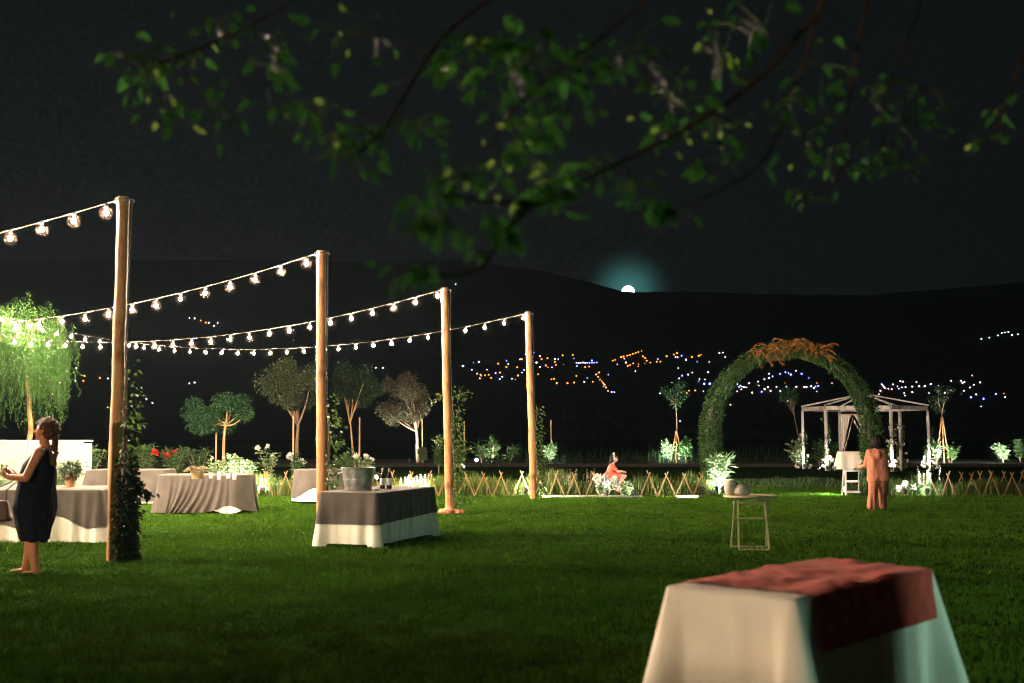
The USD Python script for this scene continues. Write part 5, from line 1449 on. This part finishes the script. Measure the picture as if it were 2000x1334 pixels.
for lab, loc, rz, (w, d, h) in (('tall unseen hedge out of view to the left, placed to shade the left tables', (-9.95, 3.6, 0), 0, (2.5, 0.7, 2.6)),
                                ('lower unseen hedge out of view nearer the camera, placed to shade the right lawn', (-6.65, 1.32, 0), -42, (1.75, 0.5, 1.95))):
    HG_ = thing('unseen_shade_hedge', lab, 'hedge', loc, rz)  # unseen hedges, placed to keep the warm lamp off tables and right lawn
    r = np.random.default_rng(41)
    part(HG_, 'hedge_core', rounded((w, d, h), (0, 0, h / 2), 0.12), M['darkleaf'], smooth=35)
    n = 3000
    c = np.c_[r.uniform(-w / 2 - 0.05, w / 2 + 0.05, n), np.sign(r.normal(size=n)) * r.uniform(d / 2 - 0.05, d / 2 + 0.07, n), r.uniform(0.0, h + 0.05, n)]
    part(HG_, 'foliage', leaf_mesh(c, r.normal(size=(n, 3)), 0.09, 0.05, 0.2, r), M['darkleaf'])

# ------------------------------------------------------------------ fruit tree overhanging the camera, its trunk out of view to the right, placed to shade the near table
TR = thing('fruit_tree', 'leafy fruit tree whose branches hang into the top of the view', 'tree', (0, 0, 0))
tb = np.array([5.97, 3.83, 0.0])
fork = np.array([5.75, 4.1, 3.4])
part(TR, 'trunk', tube([tb - [0, 0, 0.1], tb + [0.0, 0.02, 0.9], tb + [0.0, 0.02, 1.7], fork], [0.24, 0.19, 0.18, 0.15], 16), M['bark'], smooth=40)
BR = [
    ([(1790, -260, 4.2), (1600, 20, 4.3), (1470, 165, 4.25), (1340, 252, 4.2), (1175, 335, 4.0), (1050, 396, 3.8), (940, 392, 3.7), (870, 375, 3.6)], 0.015),
    ([(1700, -260, 4.4), (1200, -120, 4.6), (860, 78, 4.5), (740, 265, 4.2), (684, 308, 4.1), (668, 290, 4.1)], 0.013),
    ([(1200, -200, 4.6), (700, -60, 4.8), (450, 70, 4.7), (310, 120, 4.6), (235, 112, 4.6)], 0.009),
    ([(1900, -200, 4.4), (1780, 60, 4.6), (1720, 220, 4.8), (1735, 320, 4.8)], 0.008),
    ([(1500, -200, 4.4), (1240, 20, 4.4), (1100, 130, 4.3), (1000, 220, 4.2), (965, 290, 4.2)], 0.010),
    ([(1690, -150, 4.3), (1560, 150, 4.5), (1500, 300, 4.6), (1315, 410, 4.4)], 0.012),
    ([(1050, 396, 3.8), (990, 450, 3.75), (935, 525, 3.7), (860, 540, 3.6), (790, 520, 3.55)], 0.009),
    ([(2080, -150, 4.4), (1990, 130, 4.6), (1955, 230, 4.7), (1910, 285, 4.7)], 0.010),
    ([(1760, -160, 4.3), (1660, 180, 4.5), (1640, 340, 4.6), (1560, 385, 4.6)], 0.010),
]
b3 = []
for k, (pl, r0) in enumerate(BR):
    pts = np.array([at(*p) for p in pl])
    if k not in (6,):
        start = pts[0]
        pts = np.vstack([fork - [0, 0, 0.05], (fork + start) / 2 + [0, 0, 0.35], pts])
    t = np.linspace(0, 1, len(pts))
    tt = np.linspace(0, 1, 48)
    from scipy.interpolate import PchipInterpolator
    cur = PchipInterpolator(t, pts)(tt)
    rads = (0.060 if k not in (6,) else 0) * (1 - tt) ** 9 + r0 * 0.75 * np.minimum(1, 1.25 - tt) + 0.0015
    b3.append(cur)
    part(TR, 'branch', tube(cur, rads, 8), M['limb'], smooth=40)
allb = np.vstack(b3)
# leaf sprays: (px, py, depth, leaves, spread in px, leaf length)
SPR = [(255, 110, 4.6, 8, 40, .10), (300, 150, 4.6, 8, 40, .09), (335, 100, 4.6, 6, 50, .10), (320, 235, 4.5, 6, 40, .10), (420, 230, 4.5, 7, 45, .10), (420, 40, 4.7, 9, 60, .10), (540, 110, 4.6, 8, 50, .10), (520, 160, 4.5, 7, 55, .09),
       (660, 60, 4.5, 8, 60, .10), (560, 210, 4.4, 6, 45, .08), (630, 215, 4.2, 8, 30, .09), (655, 270, 4.1, 9, 32, .09), (690, 300, 4.1, 8, 30, .08), (760, 255, 4.2, 9, 35, .08), (820, 245, 4.2, 9, 35, .09), (870, 130, 4.4, 8, 45, .09),
       (960, 80, 4.3, 12, 60, .13), (1000, 130, 4.2, 14, 70, .14), (1050, 100, 4.2, 8, 60, .13), (1130, 150, 4.2, 10, 60, .13), (985, 200, 4.2, 8, 45, .09), (1060, 210, 4.2, 7, 45, .08), (1040, 260, 4.1, 9, 35, .11), (1010, 300, 4.0, 9, 45, .10),
       (895, 345, 3.6, 10, 40, .10), (860, 375, 3.6, 8, 30, .09), (820, 435, 3.6, 7, 30, .12), (870, 430, 3.6, 7, 35, .11), (950, 440, 3.7, 9, 35, .13), (1060, 380, 3.8, 10, 40, .12), (1090, 340, 3.9, 8, 40, .09), (1010, 370, 3.8, 6, 40, .08), (1170, 320, 4.0, 5, 35, .08),
       (780, 520, 3.5, 4, 25, .13), (830, 535, 3.5, 6, 22, .09), (935, 500, 3.7, 3, 14, .07), (1240, 110, 4.3, 9, 70, .11), (1290, 180, 4.3, 9, 60, .10), (1390, 120, 4.4, 9, 60, .11), (1300, 250, 4.2, 8, 50, .10), (1400, 240, 4.3, 10, 35, .08), (1470, 60, 4.4, 7, 60, .11),
       (1240, 360, 4.1, 6, 40, .10), (1310, 410, 4.3, 5, 25, .14), (1280, 400, 4.3, 4, 25, .08), (1420, 310, 4.5, 6, 45, .10), (1540, 200, 4.5, 6, 40, .10), (1580, 265, 4.5, 8, 45, .09), (1610, 320, 4.6, 7, 40, .09), (1570, 390, 4.6, 6, 30, .08),
       (1600, 120, 4.4, 5, 60, .09), (1700, 190, 4.7, 9, 35, .07), (1760, 240, 4.8, 12, 40, .07), (1735, 320, 4.8, 10, 25, .08), (1790, 310, 4.8, 6, 30, .07), (1690, 300, 4.7, 6, 30, .07), (1955, 220, 4.7, 4, 18, .07), (1910, 280, 4.7, 3, 12, .08), (1950, 265, 4.7, 3, 10, .07), (1840, 180, 4.7, 4, 35, .06)]
r = np.random.default_rng(1234)
nl = 0
SHARE = math.floor(29800 / sum(int(a[3] * 1.7) for a in SPR))
for (px, py, Y, n, sp_, L) in SPR:
    c0 = at(px, py, Y)
    j = np.argmin(np.linalg.norm(allb - c0, axis=1))
    b0 = allb[j]
    e = c0 + [0, 0, -0.02]
    t = np.linspace(0, 1, 8)[:, None]
    mid = (b0 + e) / 2 + r.normal(size=3) * 0.03 + [0, 0, 0.03]
    tw = (1 - t) ** 2 * b0 + 2 * t * (1 - t) * mid + t * t * e
    part(TR, 'twig', tube(tw, np.linspace(0.0035, 0.0015, 8), 5), M['limb'])
    for k in range(int(n * 1.7)):
        sd = sp_ / FPX * Y
        p = c0 + r.normal(size=3) * sd * np.array([0.8, 0.8, 0.5])
        out = unit(p - tw[-3] + r.normal(size=3) * 0.02) * [1, 1, 0.5] + [0, 0, -r.uniform(0.1, 1.1)]
        kind_ = r.random()  # chance picks the dim
        ln = L * r.uniform(0.45, 0.92) * (1.0 if kind_ < 0.76 else 0.62)
        # a leaf of real outline: pointed oval, folded and curled, on a short stalk
        d = unit(out)
        s = unit(np.cross(d, unit(r.normal(size=3) + [0, 0, 0.8])))
        nn = np.cross(s, d)
        us = np.array([0, 0.12, 0.3, 0.5, 0.7, 0.88, 1.0])
        ws = np.array([0.02, 0.20, 0.27, 0.26, 0.19, 0.09, 0.0]) * ln * r.uniform(0.8, 1.15)
        cu = r.uniform(0.1, 0.5)
        V = []
        for u, w in zip(us, ws):
            cc = p + d * ln * u - nn * ln * cu * u * u
            V += [cc + s * w - nn * -w * 0.35, cc, cc - s * w - nn * -w * 0.35]
        F = []
        for q in range(len(us) - 1):
            for o in (0, 1):
                a_ = q * 3 + o
                F += [(a_, a_ + 1, a_ + 4), (a_, a_ + 4, a_ + 3)]
        base = tw[r.integers(4, 8)]
        if nl % 100 < SHARE and nl // 100 * SHARE + nl % 100 < 298:
            lf = part(TR, 'leaf', trimesh.Trimesh(np.array(V), F, process=False), M['fruit_leaf' if kind_ < 0.5 else ('fruit_leaf_half_lit' if kind_ < 0.76 else 'fruit_leaf_lit')], smooth=True)
        else:
            extra = globals().setdefault('EXTRA', [])
            extra.append(trimesh.Trimesh(np.array(V), F, process=False))
        globals().setdefault('STALKS', []).append(tube([base, (base + p) / 2 + [0, 0, 0.01], p + d * ln * 0.02], 0.0016, 4))
        nl += 1
part(TR, 'leaf_stalks', cat_(*STALKS), M['vine'], kind='stuff')
if 'EXTRA' in globals():
    part(TR, 'leaves', cat_(*EXTRA), M['fruit_leaf'], smooth=True, kind='stuff')

# ------------------------------------------------------------------ lights of the far town on the hillside
def hill_hit(px, py):
    d = ray(px, py)
    D = np.arange(320, 2290, 1.0)
    P = EYE + d * (D / math.hypot(d[0], d[1]))[:, None]
    z = hill_z(P[:, 0], P[:, 1])
    k = np.nonzero(P[:, 2] < z)[0]
    return P[k[0]] if len(k) else P[-1]


def frame6(s):
    return [(900 + x / 3.705, 640 + y / 3.705, c, q) for x, y, c, q in s]


def frame7(s):
    return [(1250 + x / 3.706, 640 + y / 3.706, c, q) for x, y, c, q in s]


def frame3(s):
    return [(1700 + x / 3.42, 620 + y / 3.42, c, q) for x, y, c, q in s]


TOWN = frame6([(15, 282, 'w', 1), (131, 250, 'w', .7), (272, 263, 'o', 1), (330, 288, 'o', .8), (408, 290, 'o', .8), (442, 232, 'o', 1), (458, 310, 'b', 1), (118, 336, 'o', 1), (147, 350, 'o', .7), (175, 348, 'o', .9), (202, 345, 'o', 1), (220, 366, 'o', .9), (252, 332, 'b', 1), (283, 328, 'o', 1), (282, 375, 'b', 1.3),
               (300, 357, 'w', .6), (138, 371, 'w', .6), (370, 374, 'w', .7), (414, 350, 'o', 1.1), (468, 196, 'w', .5), (548, 256, 'w', .9), (572, 210, 'w', .7), (585, 230, 'o', .9), (628, 226, 'o', 1.1), (615, 277, 'o', .9), (573, 287, 'w', .6), (660, 291, 'b', 1), (680, 252, 'o', .9), (688, 273, 'o', .9), (682, 231, 'w', .8), (705, 231, 'b', .8),
               (737, 203, 'o', .8), (810, 200, 'o', .7), (560, 340, 'o', .7), (655, 378, 'o', 1), (675, 374, 'o', 1), (695, 405, 'o', 1.2), (772, 406, 'o', 1.1), (820, 400, 'o', .9), (836, 353, 'o', .8), (838, 258, 'b', .9), (853, 258, 'p', .8), (868, 258, 'b', .9), (885, 256, 'p', 1), (900, 257, 'p', .8), (915, 258, 'b', .9), (932, 257, 'b', .9), (948, 242, 'b', 1.2), (950, 258, 'b', .9), (966, 257, 'b', .9), (985, 257, 'b', 1.1),
               (840, 280, 'b', .8), (900, 288, 'o', .8), (930, 284, 'o', .7), (894, 396, 'w', .8), (955, 396, 'o', 1.1), (915, 367, 'b', .6), (1000, 328, 'o', 1), (980, 343, 'p', .9), (994, 360, 'o', 1), (1000, 385, 'w', .8), (1010, 378, 'o', .9), (1020, 392, 'o', .9), (1030, 403, 'o', .9), (1040, 415, 'w', .8), (1050, 436, 'o', 1.1), (1032, 430, 'o', .9), (1065, 460, 'o', .8), (1092, 469, 'b', 1.2), (1112, 469, 'w', .5), (1067, 342, 'b', .6),
               (1100, 242, 'o', .7), (1118, 236, 'o', .6), (1160, 216, 'o', 1.1), (1178, 211, 'o', .9), (1205, 205, 'o', .9), (1225, 200, 'o', .7), (1245, 192, 'o', .8), (1265, 186, 'o', .8), (1285, 180, 'o', .8), (1308, 173, 'o', .8), (1318, 210, 'o', .9), (1335, 222, 'o', .8), (1345, 242, 'o', .8), (1372, 256, 'o', .9), (1195, 256, 'p', 1.1), (1208, 280, 'o', 1), (1225, 274, 'o', .9), (1248, 262, 'o', .8), (1285, 268, 'o', .6), (1330, 262, 'o', .6), (1418, 250, 'o', .9), (1426, 231, 'b', .8), (1445, 249, 'o', .9)])
TOWN += frame7([(193, 210, 'o', 1), (245, 198, 'o', .9), (268, 187, 'o', 1), (302, 205, 'b', .6), (334, 234, 'w', .8), (375, 216, 'o', 1), (425, 207, 'o', 1.1), (440, 200, 'o', .6), (575, 186, 'w', .8), (600, 183, 'w', .5), (135, 452, 'p', .7), (155, 450, 'p', .7), (145, 478, 'w', .6), (305, 350, 'b', .8), (348, 342, 'w', .6), (380, 328, 'w', .6), (283, 370, 'w', .6), (298, 470, 'o', .9), (340, 475, 'o', .8), (355, 460, 'o', 1), (400, 459, 'o', 1),
                (425, 393, 'b', .7), (432, 375, 'w', .4), (465, 411, 'b', 1.5), (505, 411, 'b', 1.9), (470, 377, 'w', .6), (493, 326, 'w', .5), (458, 463, 'w', .4), (672, 429, 'b', 1.9), (704, 411, 'w', .6), (718, 434, 'b', 1.2), (734, 450, 'p', .8), (755, 433, 'w', .6), (790, 406, 'w', .7), (783, 325, 'w', .6), (812, 474, 'p', .9), (855, 393, 'w', .5), (880, 467, 'b', .9), (903, 449, 'p', .9), (926, 434, 'p', .9), (945, 461, 'p', .9), (935, 335, 'w', .5), (900, 376, 'w', .6), (934, 366, 'w', .5), (960, 356, 'b', .8), (1015, 337, 'b', .8), (1053, 325, 'b', .8), (1075, 330, 'w', .5), (1092, 344, 'b', 1.4), (1170, 338, 'b', 1.1), (1130, 315, 'w', .4),
                (1060, 430, 'w', .7), (1015, 464, 'p', .8), (988, 431, 'w', .5), (1132, 431, 'p', .9), (1190, 432, 'p', .8), (1206, 432, 'p', .7), (1240, 427, 'w', .8), (1258, 440, 'w', .7), (1270, 428, 'b', .7), (1290, 425, 'b', .9), (1068, 532, 'p', .8), (1120, 521, 'p', .9), (655, 561, 'w', .6), (290, 681, 'b', 1.2)])
TOWN += frame3([(67, 492, 'p', .8), (75, 448, 'b', .7), (82, 456, 'p', .8), (90, 466, 'p', .8), (98, 476, 'p', .7), (120, 478, 'p', .6), (142, 481, 'p', .7), (150, 450, 'w', .5), (190, 480, 'b', 1), (200, 428, 'w', .5), (217, 432, 'p', 1), (210, 470, 'p', .7), (235, 468, 'w', .7), (280, 464, 'w', .6), (308, 434, 'w', .6), (280, 501, 'p', .8), (230, 525, 'w', .5), (325, 462, 'p', 1.1), (363, 462, 'p', .9), (403, 448, 'w', .8), (455, 458, 'w', .7), (497, 507, 'p', .9), (540, 425, 'w', .4), (605, 425, 'p', .7), (615, 440, 'p', .7), (628, 435, 'p', .8), (733, 437, 'w', .7), (690, 452, 'w', .4), (665, 470, 'w', .5), (672, 537, 'b', 1.2), (707, 517, 'w', .6), (756, 547, 'b', 1), (838, 515, 'b', 1), (625, 492, 'w', .4), (740, 597, 'w', .3), (900, 534, 'w', .3),
                (742, 145, 'w', .6), (795, 137, 'w', .4), (851, 123, 'w', .5), (878, 106, 'w', .4), (899, 103, 'w', .5), (922, 99, 'w', .6), (945, 120, 'w', .6), (985, 115, 'w', .4)])
TOWN += [(380, 623, 'w', .9), (392, 627, 'o', .7), (402, 631, 'o', 1), (408, 631, 'w', .7), (425, 631, 'w', .6), (418, 637, 'w', .4), (370, 622, 'w', .4), (107, 706, 'w', .8), (115, 708, 'w', 1), (123, 711, 'w', .8), (134, 716, 'w', 1), (130, 726, 'w', .8), (149, 720, 'w', .6), (165, 735, 'o', .9), (163, 745, 'o', .9), (147, 745, 'w', .5), (195, 739, 'o', .9), (211, 740, 'w', .5), (95, 744, 'p', 1.1), (110, 740, 'w', .7), (117, 749, 'p', 1.2), (102, 771, 'p', 1), (120, 772, 'b', 1.2), (266, 773, 'p', .9), (286, 780, 'w', .7), (298, 788, 'w', 1), (370, 750, 'w', .9), (380, 748, 'w', .9), (595, 727, 'w', 1), (662, 720, 'w', .6), (663, 729, 'b', 1.4), (734, 719, 'w', .4), (748, 719, 'w', .4), (905, 716, 'b', 1), (890, 556, 'w', .4)]
rt = random.Random(4)
for k in range(60):
    px = rt.choice([rt.uniform(920, 1420), rt.uniform(1420, 1980)])
    TOWN.append((px, (rt.uniform(688, 745) if px < 1420 else rt.uniform(730, 775)), rt.choice('oowwwbpp'), rt.uniform(0.15, 0.4)))
COL = {'o': ('city_orange', 'orange'), 'w': ('city_white', 'white'), 'b': ('city_blue', 'blue'), 'p': ('city_pink', 'pink')}
protos = {}
UsdGeom.Xform.Define(stage, '/World/Looks/lamp_shapes')
for (px, py, c, s) in TOWN:
    p = hill_hit(px, py)
    mat, word = COL[c]
    rad = (0.22 + 0.38 * s) * np.linalg.norm(p) / 1300.0
    m = trimesh.creation.icosphere(1, rad)
    m.apply_translation(p + [0, 0, rad * 0.9])
    top('town_lamp', m, M[mat], f'tiny {word} lamp among the lights of the far town on the hillside', 'lamp', smooth=True, group=f'{word} lamps of the far town')

# ------------------------------------------------------------------ night air
HAZE = 0.00011
if HAZE:
    hz_mat = usdkit.material(stage, LK + 'night_air', {'v': ('principled_volume', {'color': (0.55, 0.78, 0.98), 'density': HAZE, 'anisotropy': 0.2})}, [], volume='v.volume')
    top('haze', box((7000, 7000, 420.0), (0, 0, 420.0 / 2 - 12)), hz_mat, 'thin night air between the garden and the far hills', 'haze', kind='stuff')
